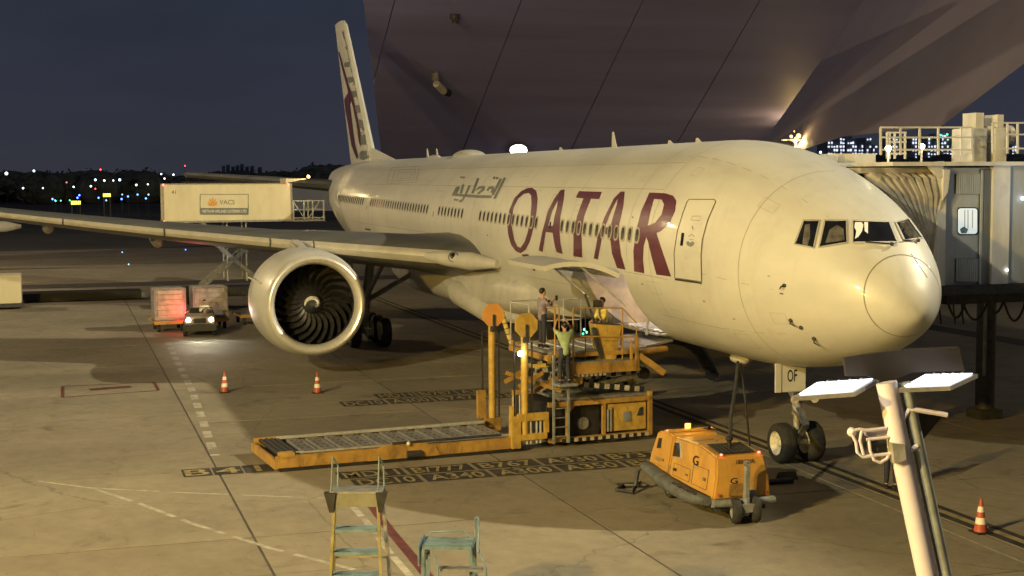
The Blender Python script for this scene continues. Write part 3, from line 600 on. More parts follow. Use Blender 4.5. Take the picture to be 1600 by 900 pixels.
# ---------------------------------------------------------------- engines
def engine(sg):
    E0 = Vector((25.75, 9.61*sg, 2.90)); ax = Vector((1, 0, -.02)).normalized(); KE = 1.065; PLN = set(PLANE.children)
    root = MB(); root.lathe([(.22, 1.80), (.6, 1.90), (1.2, 1.975), (2.2, 2.02), (3.4, 2.0), (4.6, 1.86), (5.3, 1.72), (5.28, 1.66), (4.2, 1.7), (2.2, 1.7)], E0, ax, 72); n = root.build('nacelle', m_white, PLANE, smooth=True)
    l = MB(); l.lathe([(.24, 1.812), (.10, 1.77), (.02, 1.71), (0, 1.66), (.03, 1.58), (.12, 1.51), (.26, 1.47), (.42, 1.455)], E0, ax, 72); l.build('intake_lip', m_lip, n, smooth=True)
    l = MB(); l.lathe([(.42, 1.457), (.6, 1.465), (.9, 1.50), (2.6, 1.50)], E0, ax, 72); l.build('intake_duct', m_dark, n, smooth=True)
    l = MB(); l.lathe([(1.45, 0), (1.45, 1.52)], E0, ax, 48); l.build('fan_backing', m_black, n)
    # core and plug at the back
    l = MB(); l.lathe([(4.4, 1.15), (5.6, 1.05), (6.6, .8), (6.9, .72), (6.85, .66), (6.5, .5), (7.6, .12), (7.7, 0)], E0, ax, 40); l.build('exhaust_core', m_steel, n, smooth=True)
    sp = MB(); sp.lathe([(.27, .0), (.31, .07), (.43, .17), (.65, .30), (.9, .38), (1.15, .42), (1.3, .42)], E0, ax, 36); spn = sp.build('spinner', m_dark, n, smooth=True)
    sw = MB(); e1 = Vector((0, 1, 0)); e2 = Vector((0, 0, 1)); V = []
    for i in range(27):
        t = i/26; th = -1.6+t*4.9; r0 = .05+.27*t; wd = .018+.052*math.sin(PI*min(1, t*1.05))**.6
        for r in (r0-wd, r0+wd):
            r = max(.005, r); zx = .27+(r/.30)**1.25*.38-.03
            V.append(E0+ax*zx+(e1*math.cos(th)*-1+e2*math.sin(th))*r)
    sw.add(V, [(2*i, 2*i+1, 2*i+3, 2*i+2) for i in range(26)]); sw.build('spinner_swirl', m_rim, spn)
    NB = 22; b0 = None
    for k in range(NB):
        if b0 is None:
            b = MB(); R = []
            for i in range(10):
                t = i/9; r = .38+1.10*t; sweep = .20*math.sin(t*PI*1.05)-.16*t*t+0; c = .30+.20*t; tw = math.radians(62-40*t)*-1
                th = sweep/r*1.25; cx = .93+.06*t
                P = []
                for s, d in ((-.5, .0), (0, .018), (.5, 0), (0, -.018)):
                    du, dx = s*c*math.sin(-tw)*-1+d*math.cos(tw), s*c*math.cos(tw)+d*math.sin(tw)
                    a = th+du/max(r, .4)*.9
                    P.append(Vector((cx+dx*.9, r*math.sin(a), r*math.cos(a))))
                R.append(P)
            b.loft(R); b0 = b.build('fan_blade', m_blade, n, smooth=True)
            o = b0
        else: o = b0.copy(); COL.objects.link(o)
        o.location = E0; o.rotation_euler = (2*PI*k/NB, 0, 0)
    py = MB(); y = 9.61*sg; T = .22
    prof = [(27.6, 4.85), (29.6, 5.15), (31.8, 5.25), (35.5, 5.0), (36.5, 4.5), (33.5, 3.9), (31.2, 4.1), (29.0, 4.75)]
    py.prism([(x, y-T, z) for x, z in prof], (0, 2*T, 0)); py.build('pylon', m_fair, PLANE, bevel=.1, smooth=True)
    for k, t in enumerate((2.95, 3.0)):
        pass
    st = MB(); st.lathe([(2.5, 2.028), (2.53, 2.030)], E0, ax, 72); st.build('cowl_seam', m_seam, n)
    sk = MB()
    a = math.radians(22)
    p = E0+Vector((1.1, 1.99*math.cos(a)*sg, 1.99*math.sin(a))); sk.prism([p, p+Vector((1.3, 0, .02)), p+Vector((1.25, .3*sg, .14)), p+Vector((.7, .26*sg, .12))], (0, -.03, .05)); sk.build('nacelle_chine', m_fair, n)
    dr = MB(); dr.bb((28.2, y-.1, .82), (28.6, y+.1, 1.0)); dr.build('drain_mast', m_steel, n)
    done = set()
    for o in [n]+list(n.children_recursive):          # the whole power plant is a little larger than the drawing
        if o.data.name in done: continue
        done.add(o.data.name)
        for v in o.data.vertices:
            if o.name.startswith('fan_blade'): v.co = v.co*KE
            else: v.co = E0+(v.co-E0)*KE
engine(1); engine(-1)
wl = MB(); E0 = Vector((25.9, 9.61, 2.98))
for k in range(9):    # small white lamps of the terminal mirrored are left out; these are the latches on the cowl
    a = math.radians(28-9*k); p = E0+Vector((2.9, 2.03*math.cos(a), 2.03*math.sin(a))); wl.box(p, (.05, .03, .16))
wl.build('cowl_latch', m_steel, PLANE)
# ---------------------------------------------------------------- tail
def foil(x0, x1, off, n=10):
    c = x1-x0; P = [(0, 0), (.03, .035), (.12, .052), (.35, .06), (.65, .04), (1, .004)]
    return [(x0+t*c, z*c) for t, z in P]+[(x0+t*c, -z*c) for t, z in P[::-1][:-1]]
fin = MB(); RG = []
for t in [0, .1, .25, .45, .65, .85, .96, 1]:
    z = 8.3+(18.45-8.3)*t; xa = 59.0+(68.3-59.0)*t+(.5 if t == 1 else 0); xb = 66.7+(72.0-66.7)*t
    RG.append([Vector((x, y*.82, z)) for x, y in foil(xa, xb, 0)])
fin.loft(RG); fin.build('tail_fin', m_white, PLANE, smooth=True)
ds = MB(); ds.loft([[(53.5, -.05, 8.7), (53.5, .05, 8.7), (53.5, .05, 8.75), (53.5, -.05, 8.75)], [(59.6, -.2, 8.6), (59.6, .2, 8.6), (60.2, .06, 9.6), (60.2, -.06, 9.6)]]); ds.build('fin_root_strake', m_white, PLANE)
def FIN(px, py, h=0):
    d = ray(px, py); y = .22+h
    for _ in range(4):
        t = (y-CAM.y)/d.y; p = CAM+d*t; u = (p.z-8.3)/10.15; xa = 59+9.3*u; xb = 66.7+5.3*u; f = (p.x-xa)/(xb-xa)
        if f < -.02 or f > 1.02: return None
        th = 0; P = [(0, 0), (.03, .035), (.12, .052), (.35, .06), (.65, .04), (1, .004)]
        for (a, b), (c, e_) in zip(P, P[1:]):
            if a <= f <= c: th = b+(e_-b)*(f-a)/(c-a)
        y = th*(xb-xa)*.82+.03+h
    return Vector((p.x, y, p.z))
cf = lambda P: [(500+x*.289, 20+y*.289) for x, y in P]
fm_ = MB()
surf_poly('', [cf([(119, 60), (128, 70), (200, 420), (268, 700), (292, 792), (278, 795), (240, 640), (170, 330)])], None, fn=FIN, step=3, mb=fm_); fm_.build('fin_edge_stripe', m_greyp, PLANE)
H = .002
for P in ([(130, 270), (170, 262), (174, 292), (132, 294)], [(144, 350), (176, 345), (182, 374), (156, 380)], [(166, 425), (194, 420), (200, 452), (174, 460)], [(182, 502), (210, 498), (217, 536), (194, 545)], [(204, 580), (228, 576), (238, 618), (214, 625)], [(214, 662), (246, 655), (256, 700), (262, 712), (222, 712)], [(210, 760), (225, 745), (252, 745), (262, 760), (256, 785), (230, 795), (214, 790)]):
    surf_poly('fin_bar', [cf(P)], m_greyp, fn=FIN, h=H, step=4); H += .0012
om = MB(); H = .004
for P in ([(97, 210), (104, 215), (150, 380), (172, 440), (180, 470), (200, 560), (218, 660), (220, 725), (210, 700), (196, 600), (178, 510), (165, 470), (160, 500), (172, 600), (186, 700), (205, 780), (198, 790), (170, 720), (150, 600), (138, 540), (130, 470), (152, 430), (140, 380), (118, 300)],):
    surf_poly('', [cf(P)], None, fn=FIN, h=H+.01, step=3, mb=om)
om.build('fin_emblem', m_maroon, PLANE)
for sg in (1, -1):
    hs = MB(); R = []
    for t in (0, .3, .6, .9, 1):
        y = (.3+10.4*t)*sg; xa = 61.5+7.2*t; xb = 69.5+2.6*t; z = 7.1+.9*t
        R.append([Vector((x, y, z+zz*.9)) for x, zz in foil(xa, xb, 0)])
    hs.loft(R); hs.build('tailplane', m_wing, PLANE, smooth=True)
# ---------------------------------------------------------------- landing gear
def wheel(parent, c, r, w, axis=(0, 1, 0), rim=m_rim):
    c = Vector(c); a = Vector(axis)
    t = MB(); t.lathe([(-w*.5, r*.60), (-w*.5, r*.80), (-w*.44, r*.92), (-w*.3, r*.99), (-w*.1, r), (w*.1, r), (w*.3, r*.99), (w*.44, r*.92), (w*.5, r*.80), (w*.5, r*.60)], c, a, 32); ty = t.build('tyre', m_tyre, parent, smooth=True)
    t = MB(); t.lathe([(-w*.46, r*.61), (-w*.40, r*.58), (-w*.22, r*.50), (-w*.15, r*.22), (-w*.30, r*.16), (-w*.30, 0)], c, a, 24); t.lathe([(w*.46, r*.61), (w*.40, r*.58), (w*.22, r*.50), (w*.15, r*.22), (w*.30, r*.16), (w*.30, 0)], c, a, 24); t.build('rim', rim, ty, smooth=True); return ty
NG = Vector((5.95, 0, 0))
s = MB(); s.cyl((5.95, 0, .55), (5.95, 0, 1.6), .085, 14); s.cyl((5.95, 0, 1.3), (5.85, 0, 3.0), .13, 14); s.cyl((5.95, -.5, .545), (5.95, .5, .545), .07, 12); s.build('nose_gear_leg', m_lsteel, PLANE, smooth=True)
s = MB(); s.beam((5.8, 0, 1.5), (5.45, 0, 1.1), .2, .05); s.beam((5.45, 0, 1.1), (5.8, 0, .7), .2, .05); s.beam((5.9, 0, 1.6), (7.6, 0, 2.9), .14, .1); s.cyl((5.7, -.28, 1.75), (5.7, .28, 1.75), .06, 8); s.build('torque_link', m_steel, PLANE)
for sg in (1, -1):
    wheel(PLANE, (5.95, sg*.43, .545), .545, .42)
    t = MB(); t.lathe([(0, .03), (.08, .12), (.10, .12), (.10, 0)], (5.6, sg*.3, 1.78), (-1, 0, 0), 14); t.build('taxi_lamp', m_rim, PLANE)
GX = 5.45; ga = PL(1211.5, 571, 0, GX); gb = PL(1259, 611, 0, GX); gs = PL(1221.5, 571, 0, GX).y
gd = MB(); gd.bb((GX-.02, gs+.006, gb.z), (GX+.04, ga.y, ga.z+.05)); gd.build('gear_door_edge', m_white, PLANE, bevel=.01)
dr = MB(); dr.bb((GX, gb.y, gb.z), (GX+.06, gs-.006, ga.z+.05)); gdo = dr.build('gear_door', m_white, PLANE, bevel=.01)
t = MB(); lettering(t, 'OF', (GX-.006, PL(1230, 600, 0, GX).y, PL(1230, 597, 0, GX).z), (0, -.29, 0), (0, 0, .33)); t.build('lettering', m_black, gdo)
for sg in ():
    dr = MB(); dr.prism([(5.3, sg*.62, 2.75), (7.9, sg*.62, 2.62), (7.7, sg*.82, 1.75), (5.5, sg*.82, 1.95)], (0, .05, 0)); dr.build('gear_door', m_white, PLANE)
ncap = MB(); ncap.ball((8.6, .35, 2.52), 1, 12, 8, (.5, .25, .17)); ncap.build('drain_fairing', m_fair, PLANE, smooth=True)
for sg in (1, -1):
    y = 5.49*sg
    s = MB(); s.cyl((37.1, y, .7), (37.1, y-.5*sg, 4.6), .22, 14); s.beam((35.6, y, .68), (38.6, y, .68), .28, .3); s.cyl((37.1, y, 1.9), (36.2, y-2.4*sg, 3.4), .12, 10); s.cyl((37.1, y, 1.8), (34.2, y-.4*sg, 4.0), .11, 10); s.build('main_gear_leg', m_steel, PLANE, smooth=True)
    for dx in (-1.47, 0, 1.47):
        for dy in (-.7, .7): wheel(PLANE, (37.1+dx, y+dy, .66), .66, .5)
    dr = MB(); dr.prism([(36.1, y+.95*sg, 1.9), (38.1, y+.95*sg, 1.9), (38.3, y+.55*sg, 4.3), (35.9, y+.55*sg, 4.3)], (0, .05, 0)); dr.build('gear_door', m_fair, PLANE)
m_wmark_s2 = mat('band_white', (.75, .72, .66), .5, var=.05)

# ================================================================ PEOPLE (one continuous skinned body each, clothes as children)
def skin_mesh(name, pts, edges, m, parent, sub=2, xf=None):
    me = bpy.data.meshes.new(name); me.from_pydata([Vector(p[0]) for p in pts], edges, []); o = bpy.data.objects.new(name, me); COL.objects.link(o)
    md = o.modifiers.new('s', 'SKIN'); md.use_smooth_shade = True; o.modifiers.new('u', 'SUBSURF').levels = sub
    sv = me.skin_vertices[0].data
    for i, p in enumerate(pts): r = p[1] if isinstance(p[1], tuple) else (p[1], p[1]); sv[i].radius = r; sv[i].use_root = (i == 0)
    bpy.context.view_layer.update(); dg = bpy.context.evaluated_depsgraph_get(); nm = bpy.data.meshes.new_from_object(o.evaluated_get(dg)); o.modifiers.clear(); o.data = nm; bpy.data.meshes.remove(me)
    nm.materials.clear(); nm.materials.append(m); nm.shade_smooth(); o.parent = parent; return o
def person(label, loc, head, la, ra, ll, rl, shirt, trousers, lean=0, group=None, sit=False, sleeves=.6, look=0, vest=None):
    """la/ra: elbow and hand positions, ll/rl: knee and ankle positions, in body coordinates (x forward, y left, z up)"""
    R = thing('person', label, 'person', loc, head, group)
    hip = .92 if not sit else .50
    def P(x, y, z): return Vector((x+lean*(z-hip), y, z))
    pts, ed = [], []
    def add(p, r, par=None):
        pts.append((p, r)); i = len(pts)-1
        if par is not None: ed.append((par, i))
        return i
    b = hip-.92
    pel = add(P(0, 0, .93+b), (.13, .10)); wa = add(P(0, 0, 1.10+b), (.12, .095), pel); ch = add(P(0, 0, 1.30+b), (.145, .105), wa); nb = add(P(0, 0, 1.44+b), (.075, .065), ch)
    nk = add(P(.01, 0, 1.50+b), .052, nb); jw = add(P(.03, 0, 1.565+b), (.066, .072), nk); hd = add(P(.025, 0, 1.64+b), (.078, .092), jw); tp = add(P(.01, 0, 1.70+b), (.062, .072), hd)
    add(P(.125, 0, 1.615+b), .014, hd)
    for s in (1, -1): add(P(.02, s*.09, 1.62+b), .016, hd)
    hands = []
    for s, (eb, hn) in ((1, la), (-1, ra)):
        sh = add(P(0, s*.175, 1.40+b), .056, ch); e_ = add(Vector(eb), .042, sh); h_ = add(Vector(hn), .027, e_); d = (Vector(hn)-Vector(eb)).normalized()
        pm = add(Vector(hn)+d*.05, (.022, .036), h_); side = d.cross(Vector((0, 0, 1))); side = side.normalized() if side.length > .1 else Vector((0, 1, 0)); cu = side.cross(d)
        for k, (o_, L) in enumerate(((-.027, .055), (-.009, .068), (.009, .064), (.027, .05))):
            f1 = add(Vector(hn)+d*.085+side*o_, .0095, pm); f2 = add(Vector(hn)+d*(.085+L*.55)+side*o_-cu*.012, .0085, f1); add(Vector(hn)+d*(.085+L*.8)+side*o_-cu*.038, .007, f2)
        t1 = add(Vector(hn)+d*.05+side*s*.045, .010, pm); add(Vector(hn)+d*.085+side*s*.058-cu*.015, .008, t1); hands.append(Vector(hn)+d*.09)
    for s, (kn, an) in ((1, ll), (-1, rl)):
        h_ = add(P(0, s*.09, .88+b), .078, pel); k_ = add(Vector(kn), .055, h_); a_ = add(Vector(an), .036, k_); ft = add(Vector(an)+Vector((.10, 0, -.045)), (.034, .03), a_); add(Vector(an)+Vector((.17, 0, -.055)), (.03, .02), ft)
    body = skin_mesh('body', pts, ed, m_skin, R, 1)
    # shirt
    pts, ed = [], []
    add(P(0, 0, .76+b), (.175, .145)); add(P(0, 0, 1.10+b), (.142, .118), 0); c = add(P(0, 0, 1.30+b), (.172, .13), 1); add(P(0, 0, 1.43+b), (.10, .085), c); add(P(.005, 0, 1.475+b), (.068, .062), c+1)
    for s, (eb, hn) in ((1, la), (-1, ra)):
        sh = add(P(0, s*.178, 1.395+b), .078, c); e1 = add(Vector(eb), .058, sh)
        if sleeves > .5: add(Vector(eb).lerp(Vector(hn), sleeves), .045, e1)
    skin_mesh('shirt', pts, ed, shirt, R, 1)
    pts, ed = [], []
    w = add(P(0, 0, 1.10+b), (.140, .112)); add(P(0, 0, .88+b), (.15, .125), w)
    for s, (kn, an) in ((1, ll), (-1, rl)):
        h_ = add(P(0, s*.095, .84+b), .098, 1); k_ = add(Vector(kn), .076, h_); add(Vector(an)+Vector((0, 0, .02)), .062, k_)
    skin_mesh('trousers', pts, ed, trousers, R, 1)
    for s, (kn, an) in ((1, ll), (-1, rl)):
        f = MB(); a = Vector(an); f.tube([a+Vector((-.07, 0, -.045)), a+Vector((0, 0, -.03)), a+Vector((.10, 0, -.05)), a+Vector((.19, 0, -.06))], [.045, .058, .048, .03], 10); f.build('shoe', m_black, R, smooth=True)
    if shirt in (m_vest,):
        for zz in (1.06, 1.24):
            v_ = MB(); v_.lathe([(-.025, .150), (.025, .150)], P(0, 0, zz+b), (0, 0, 1), 24); v_.v = [(P(0, 0, zz+b).x+(x-P(0, 0, zz+b).x)*.93, y*1.13, z) for x, y, z in v_.v]; v_.build('reflective_strip', m_wmark_s2, R, smooth=True)
    hr = MB(); c = P(.0, 0, 1.665+b); hr.ball(c, .105, 14, 8, (1.0, .86, .92)); hr.v = [(x, y, z) if not (x > c.x+.055 and z < c.z+.02) else (c.x+.05, y*.9, z) for x, y, z in hr.v]; hr.build('hair', m_hair, R, smooth=True)
    for s in (1, -1): e_ = MB(); e_.ball(P(.107, s*.031, 1.645+b), .009, 6, 4); e_.build('eye', m_black, R)
    mo = MB(); mo.bb(P(.098, -.02, 1.568+b), P(.108, .02, 1.574+b)); mo.build('mouth', m_maroon, R)
    return R, hands
STAND = (((.02, .10, .48), (0, .11, .09)), ((.0, -.10, .48), (-.02, -.11, .09)))

# ================================================================ CARGO LOADER
TH = math.atan2(-.996, .09); LO = Vector((9.15, 13.6, 0))
LMX = Matrix.Rotation(TH, 4, 'Z'); LMX.translation = LO
def LW(s, w, z): return LMX @ Vector((s, w, z))
LD = thing('cargo_loader', 'yellow scissor-lift cargo loader with two octagonal discs, raised at the open hold door', 'cargo loader', LO, TH)
def lp(name, m, f, parent=LD, **k):
    q = MB(); f(q); return q.build(name, m, parent, **k)
def f(q):
    q.bb((0, 0, .10), (6.75, .14, .42)); q.bb((0, 2.62, .10), (7.0, 2.76, .46)); q.bb((-.06, 0, .08), (.06, 2.76, .34)); q.bb((.1, -.02, .38), (.5, .3, .50))
lp('deck_frame', m_yel, f, bevel=.012)
lp('deck_side_plate', m_yel, lambda q: q.prism([(2.5, -.03, .1), (4.6, -.03, .1), (4.45, -.03, .36), (4.1, -.03, .5), (3.0, -.03, .5), (2.6, -.03, .36)], (0, .05, 0)))
lp('skirt', m_black, lambda q: (q.bb((.1, .02, .0), (7.2, .12, .1)), q.bb((.3, .3, .04), (6.9, 2.5, .28))))
k0 = None
for k in range(11):      # plates across the deck with the dark gaps between them
    if k0 is None:
        q = MB(); x0, x1 = 0, .34
        q.bb((0, .34, .30), (.34, 2.4, .42)); k0 = q.build('deck_plate', m_alu, LD, bevel=.01); o = k0
        h = MB()
        for j in range(5):
            for i in (0, 1): h.cyl((.09+.16*i, .55+.4*j, .41), (.09+.16*i, .55+.4*j, .4235), .04, 8)
        h.build('hole', m_black, k0, kind='stuff')
    else: o = copy_tree(k0, LD)
    o.location = (.85+k*.545, 0, 0)
r0 = None
for k in range(11):
    if r0 is None: q = MB(); q.cyl((0, .34, .36), (0, 2.4, .36), .045, 10); r0 = q.build('roller', m_steel, LD, smooth=True); o = r0
    else: o = r0.copy(); COL.objects.link(o)
    o.location = (.85+.44+k*.545, 0, 0)
for k in range(4): lp('end_roller', m_black, lambda q: q.cyl((.18+k*.15, .1, .40), (.18+k*.15, 2.6, .40), .06, 10), smooth=True)
lp('guide_rail', m_lsteel, lambda q: (q.bb((.6, .2, .42), (6.8, .29, .47)), q.bb((.6, 2.46, .42), (6.9, 2.54, .50))))
lp('hydraulic_pipe', m_dark, lambda q: (q.cyl((3.2, -.03, .53), (6.4, -.03, .53), .035, 8), q.cyl((3.6, -.06, .2), (4.0, -.06, .2), .1, 12)))
lp('side_lamp', m_rim, lambda q: q.ball((3.65, -.07, .5), .06, 10, 8))
for sx in (.6, 3.1, 6.2): lp('wheel', m_tyre, lambda q: q.cyl((sx, .25, .2), (sx, .5, .2), .2, 16))
def octo(name_s, s, w, zc, r, base, m1):
    lp('guide_post', m_yel2, lambda q: q.cyl((s, w, base), (s, w, zc-.2), .105, 16), smooth=True)
    d = lp('octagonal_disc', m1, lambda q: q.prism([(s+r*math.cos(PI/8+k*PI/4), w-.16, zc+r*math.sin(PI/8+k*PI/4)) for k in range(8)], (0, .05, 0)), bevel=.008)
    lp('disc_bracket', m_dark, lambda q: (q.bb((s-.035, w-.20, zc-.42), (s+.035, w-.162, zc+.02)), q.bb((s-.08, w-.18, zc-.5), (s+.08, w-.05, zc-.32))))
    for o_ in (-.30, .24): lp('lift_rod', m_black, lambda q: q.cyl((s+o_, w+.03, base), (s+o_, w+.03, zc-.5), .028, 8), smooth=True)
octo('', 7.32, 2.9, 3.62, .37, .45, m_orasign)
octo('', 7.14, 0, 3.60, .37, .40, m_yel2)
lp('post_foot', m_yel, lambda q: (q.bb((7.05, 2.75, .1), (7.55, 3.1, .5)), q.bb((6.85, 2.86, .5), (7.12, 3.02, 1.35))), bevel=.01)
def f(q):
    q.bb((6.72, -.08, .1), (7.0, .18, 1.02)); q.bb((6.9, -.10, .86), (7.85, .02, 1.08)); q.bb((7.0, -.1, .32), (7.8, .05, .5)); q.bb((7.72, -.1, .5), (7.86, .05, .86)); q.bb((6.72, -.05, 1.02), (6.80, .15, 1.3))
lp('lift_bracket', m_yel2, f, bevel=.01)
lp('lift_cylinder', m_lsteel, lambda q: [q.cyl((x, -.02, .2), (x, -.02, .95), .035, 8) for x in (7.2, 7.32, 7.5, 7.62)], kind='stuff')
lp('slim_rail', m_lsteel, lambda q: [q.cyl((x, -.02, 1.0), (x, -.02, 1.62), .02, 6) for x in (6.78, 6.98)], kind='stuff')
# ladder up the near side
for x in (8.0, 8.46): lp('ladder_stile', m_grey, lambda q: q.bb((x-.03, -.12, .15), (x+.03, -.06, 2.7)))
for k in range(9): lp('ladder_rung', m_grey, lambda q: q.cyl((8.0, -.09, .35+k*.27), (8.46, -.09, .35+k*.27), .018, 6))
# lower body
def f(q):
    q.bb((7.9, .02, .16), (11.25, .12, .28)); q.bb((7.9, .02, 1.18), (11.25, .14, 1.32)); q.bb((9.62, .02, .28), (9.72, .14, 1.18)); q.bb((11.12, .02, .28), (11.25, .14, 1.45)); q.bb((8.46, .02, .28), (8.54, .12, 1.18))
    q.bb((7.9, 2.6, .16), (11.25, 2.76, 1.32)); q.bb((11.15, .14, .16), (11.25, 2.6, 1.3)); q.prism([(8.54, .03, 1.18), (8.54, .03, .98), (8.74, .03, 1.18)], (0, .08, 0))
lp('base_frame', m_yel, f, bevel=.008)
lp('engine_bay', m_black, lambda q: q.bb((7.95, .25, .2), (9.62, 2.55, 1.2)))
lp('bay_disc', m_steel, lambda q: q.cyl((9.08, .2, .62), (9.08, .26, .62), .18, 20), smooth=True)
bp = lp('service_panel', m_yel2, lambda q: q.bb((9.74, .08, .34), (11.06, .20, 1.14)), bevel=.01)
lp('panel_recess', m_grey, lambda q: q.bb((10.3, .06, .6), (10.55, .082, .9)), bp)
lp('panel_recess', m_dark, lambda q: q.prism([(10.75, .06, .75), (10.95, .06, .75), (10.95, .06, 1.0), (10.85, .06, .98)], (0, .02, 0)), bp)
lp('pipework', m_grey, lambda q: (q.cyl((9.8, .05, .35), (9.8, .05, 1.0), .035, 8), q.cyl((9.9, .05, .35), (9.9, .05, 1.05), .03, 8)), bp)
lp('top_tray', m_steel, lambda q: q.bb((8.3, .1, 1.33), (11.1, 2.6, 1.40)))
def stripes(name, a, b, w, h, n=14, y0=0):
    q = MB(); a, b = Vector(a), Vector(b)
    for i in range(n):
        q.cur = i % 2; q.beam(a.lerp(b, i/n), a.lerp(b, (i+1)/n), w, h)
    return q.build(name, [m_black, m_wmark_s], LD)
m_wmark_s = mat('stripe_white', (.42, .40, .35), .6, var=.2, scale=6)
stripes('hazard_strip', (8.3, -.0, .20), (11.1, -.0, .20), .03, .10, 22)
for w in (.30, 1.35, 2.45):
    stripes('scissor_arm', (8.3, w, 1.85), (11.1, w, 1.48), .10, .15, 17); lp('scissor_arm', m_steel, lambda q: q.beam((8.3, w+.14, 1.46), (11.1, w+.14, 1.92), .08, .15))
    stripes('scissor_arm', (8.35, w, 1.92), (11.15, w, 2.06), .10, .15, 17)
    stripes('scissor_arm', (8.2, w+.16, 2.0), (10.9, w+.16, 2.46), .10, .14, 17); lp('scissor_arm', m_dark, lambda q: q.beam((8.3, w, 2.48), (11.0, w, 2.1), .08, .14))
    lp('pivot', m_black, lambda q: q.cyl((11.1, w-.08, 1.95), (11.1, w+.22, 1.95), .17, 16), smooth=True)
    lp('scissor_arm', m_yel, lambda q: (q.beam((7.6, w, 1.9), (8.4, w, 1.6), .08, .12), q.beam((7.6, w+.14, 1.6), (8.4, w+.14, 2.0), .08, .12)))
lp('hydraulic_ram', m_lsteel, lambda q: q.cyl((8.2, 1.3, 1.5), (10.0, 1.3, 2.4), .08, 12), smooth=True)
lp('yellow_bracket', m_yel2, lambda q: (q.bb((8.12, -.03, 1.75), (8.42, .1, 1.82)), q.bb((8.55, .0, 1.8), (8.95, .18, 2.02)), q.bb((8.9, .1, 1.95), (9.3, .5, 2.02))))
# raised platform
def f(q):
    q.bb((8.55, -.12, 2.10), (10.72, .02, 2.42)); q.bb((7.95, .1, 2.58), (11.2, .2, 2.70)); q.bb((7.95, 2.86, 2.55), (12.0, 2.98, 2.76)); q.bb((7.9, .1, 2.5), (8.02, 2.98, 2.66)); q.bb((10.62, -.12, 2.1), (10.74, 1.0, 2.45)); q.bb((10.62, -.12, 2.42), (10.72, -.02, 3.1)); q.bb((10.45, -.12, 2.42), (10.52, -.05, 3.0))
lp('platform_frame', m_yel, f, bevel=.01)
lp('underside_rib', m_lsteel, lambda q: [q.bb((8.75+.14*k, -.10, 2.03), (8.82+.14*k, -.02, 2.10)) for k in range(7)], kind='stuff')
pk = None
for k in range(6):
    if pk is None: q = MB(); q.bb((0, .2, 2.66), (.50, 2.86, 2.74)); pk = q.build('platform_panel', m_alu2 if 'm_alu2' in globals() else m_alu, LD, bevel=.008); o = pk
    else: o = pk.copy(); COL.objects.link(o)
    o.location = (8.05+k*.53, 0, 0)
for k in range(5): lp('platform_roller', m_lsteel, lambda q: q.cyl((8.3+k*.53, .7, 2.75), (8.3+k*.53, 2.4, 2.75), .03, 8), smooth=True)
lp('bridge_plate', m_alu, lambda q: q.prism([(11.2, .35, 2.70), (12.25, .6, 2.80), (12.25, 2.7, 2.80), (11.2, 2.86, 2.70)], (0, 0, .06)))
lp('bridge_flap', m_yel, lambda q: (q.beam((10.75, .0, 2.55), (11.55, -.1, 1.98), .18, .18), q.cyl((10.8, .1, 2.62), (11.9, .4, 2.62), .1, 10)))
lp('cab_floor', m_steel, lambda q: q.bb((8.55, -.1, 2.42), (10.7, .75, 2.46)))
def rail(pts, r=.022, m=m_yel): 
    return lp('guard_rail', m, lambda q: q.tube(pts, r, 8), smooth=True)
for s in (8.05, 8.62): rail([(s, -.08, 2.3), (s, -.08, 4.02)], .026)
for s in (10.2, 10.66): rail([(s, -.08, 2.4), (s, -.08, 3.95 if s < 10.5 else 3.35)])
rail([(8.62, -.08, 4.02), (10.2, -.08, 3.95), (10.66, -.08, 3.5)]); rail([(8.62, -.08, 3.2), (10.66, -.08, 3.1)]); rail([(8.05, -.08, 4.02), (8.05, .5, 4.02), (8.45, .5, 4.02), (8.45, .5, 3.2)], .02)
rail([(9.05, .0, 4.0), (9.05, .0, 2.45)], .014, m_dark); rail([(10.66, -.08, 3.35), (10.66, .9, 3.35), (10.66, .9, 2.45)])
for a, b in (((7.95, 2.92), (10.3, 2.92)), ):
    for z in (4.0, 3.35): rail([(a[0], a[1], z), (b[0], b[1], z)], .022, m_lsteel)
    for k in range(5): rail([(a[0]+(b[0]-a[0])*k/4, 2.92, 2.7), (a[0]+(b[0]-a[0])*k/4, 2.92, 4.0)], .022, m_lsteel)
rail([(7.95, 2.92, 3.98), (7.95, 1.5, 4.0), (7.95, 1.5, 2.7)], .022, m_lsteel)
cs = lp('control_console', m_yel2, lambda q: q.prism([(9.62, .12, 2.44), (10.1, .12, 2.44), (10.28, .12, 3.42), (9.42, .12, 3.50)], (0, .45, 0)), bevel=.015)
lp('control_lever', m_dark, lambda q: [q.cyl((9.5+.11*k, .3, 3.48), (9.47+.12*k, .28, 3.66), .016, 6) for k in range(6)], cs, kind='stuff')
lp('control_panel', m_dark, lambda q: q.prism([(9.45, .14, 3.50), (10.25, .14, 3.43), (10.25, .5, 3.43), (9.45, .5, 3.50)], (0, 0, .03)), cs)
lp('screen', m_dark, lambda q: q.bb((9.62, .6, 3.9), (9.86, .66, 4.15)), cs)
lp('raised_arm', m_dark, lambda q: (q.beam((9.28, .5, 4.35), (9.62, .4, 3.3), .07), q.beam((9.35, .1, 3.4), (9.6, .1, 2.5), .1)))
lp('status_lamp', g_green, lambda q: (q.ball((9.08, .12, 3.36), .04, 8, 6), q.ball((9.14, .12, 3.28), .035, 8, 6), q.ball((9.03, .12, 3.24), .03, 8, 6)), kind='stuff')  # green sign reflection built as glowing balls; not lamps of the loader
lp('work_lamp', g_white, lambda q: q.ball((6.98, -.1, 2.80), .085, 14, 8), smooth=True)
lamp('work_lamp_light', 'POINT', LW(6.98, -.35, 2.80), 9, (1, .9, .7), .08)
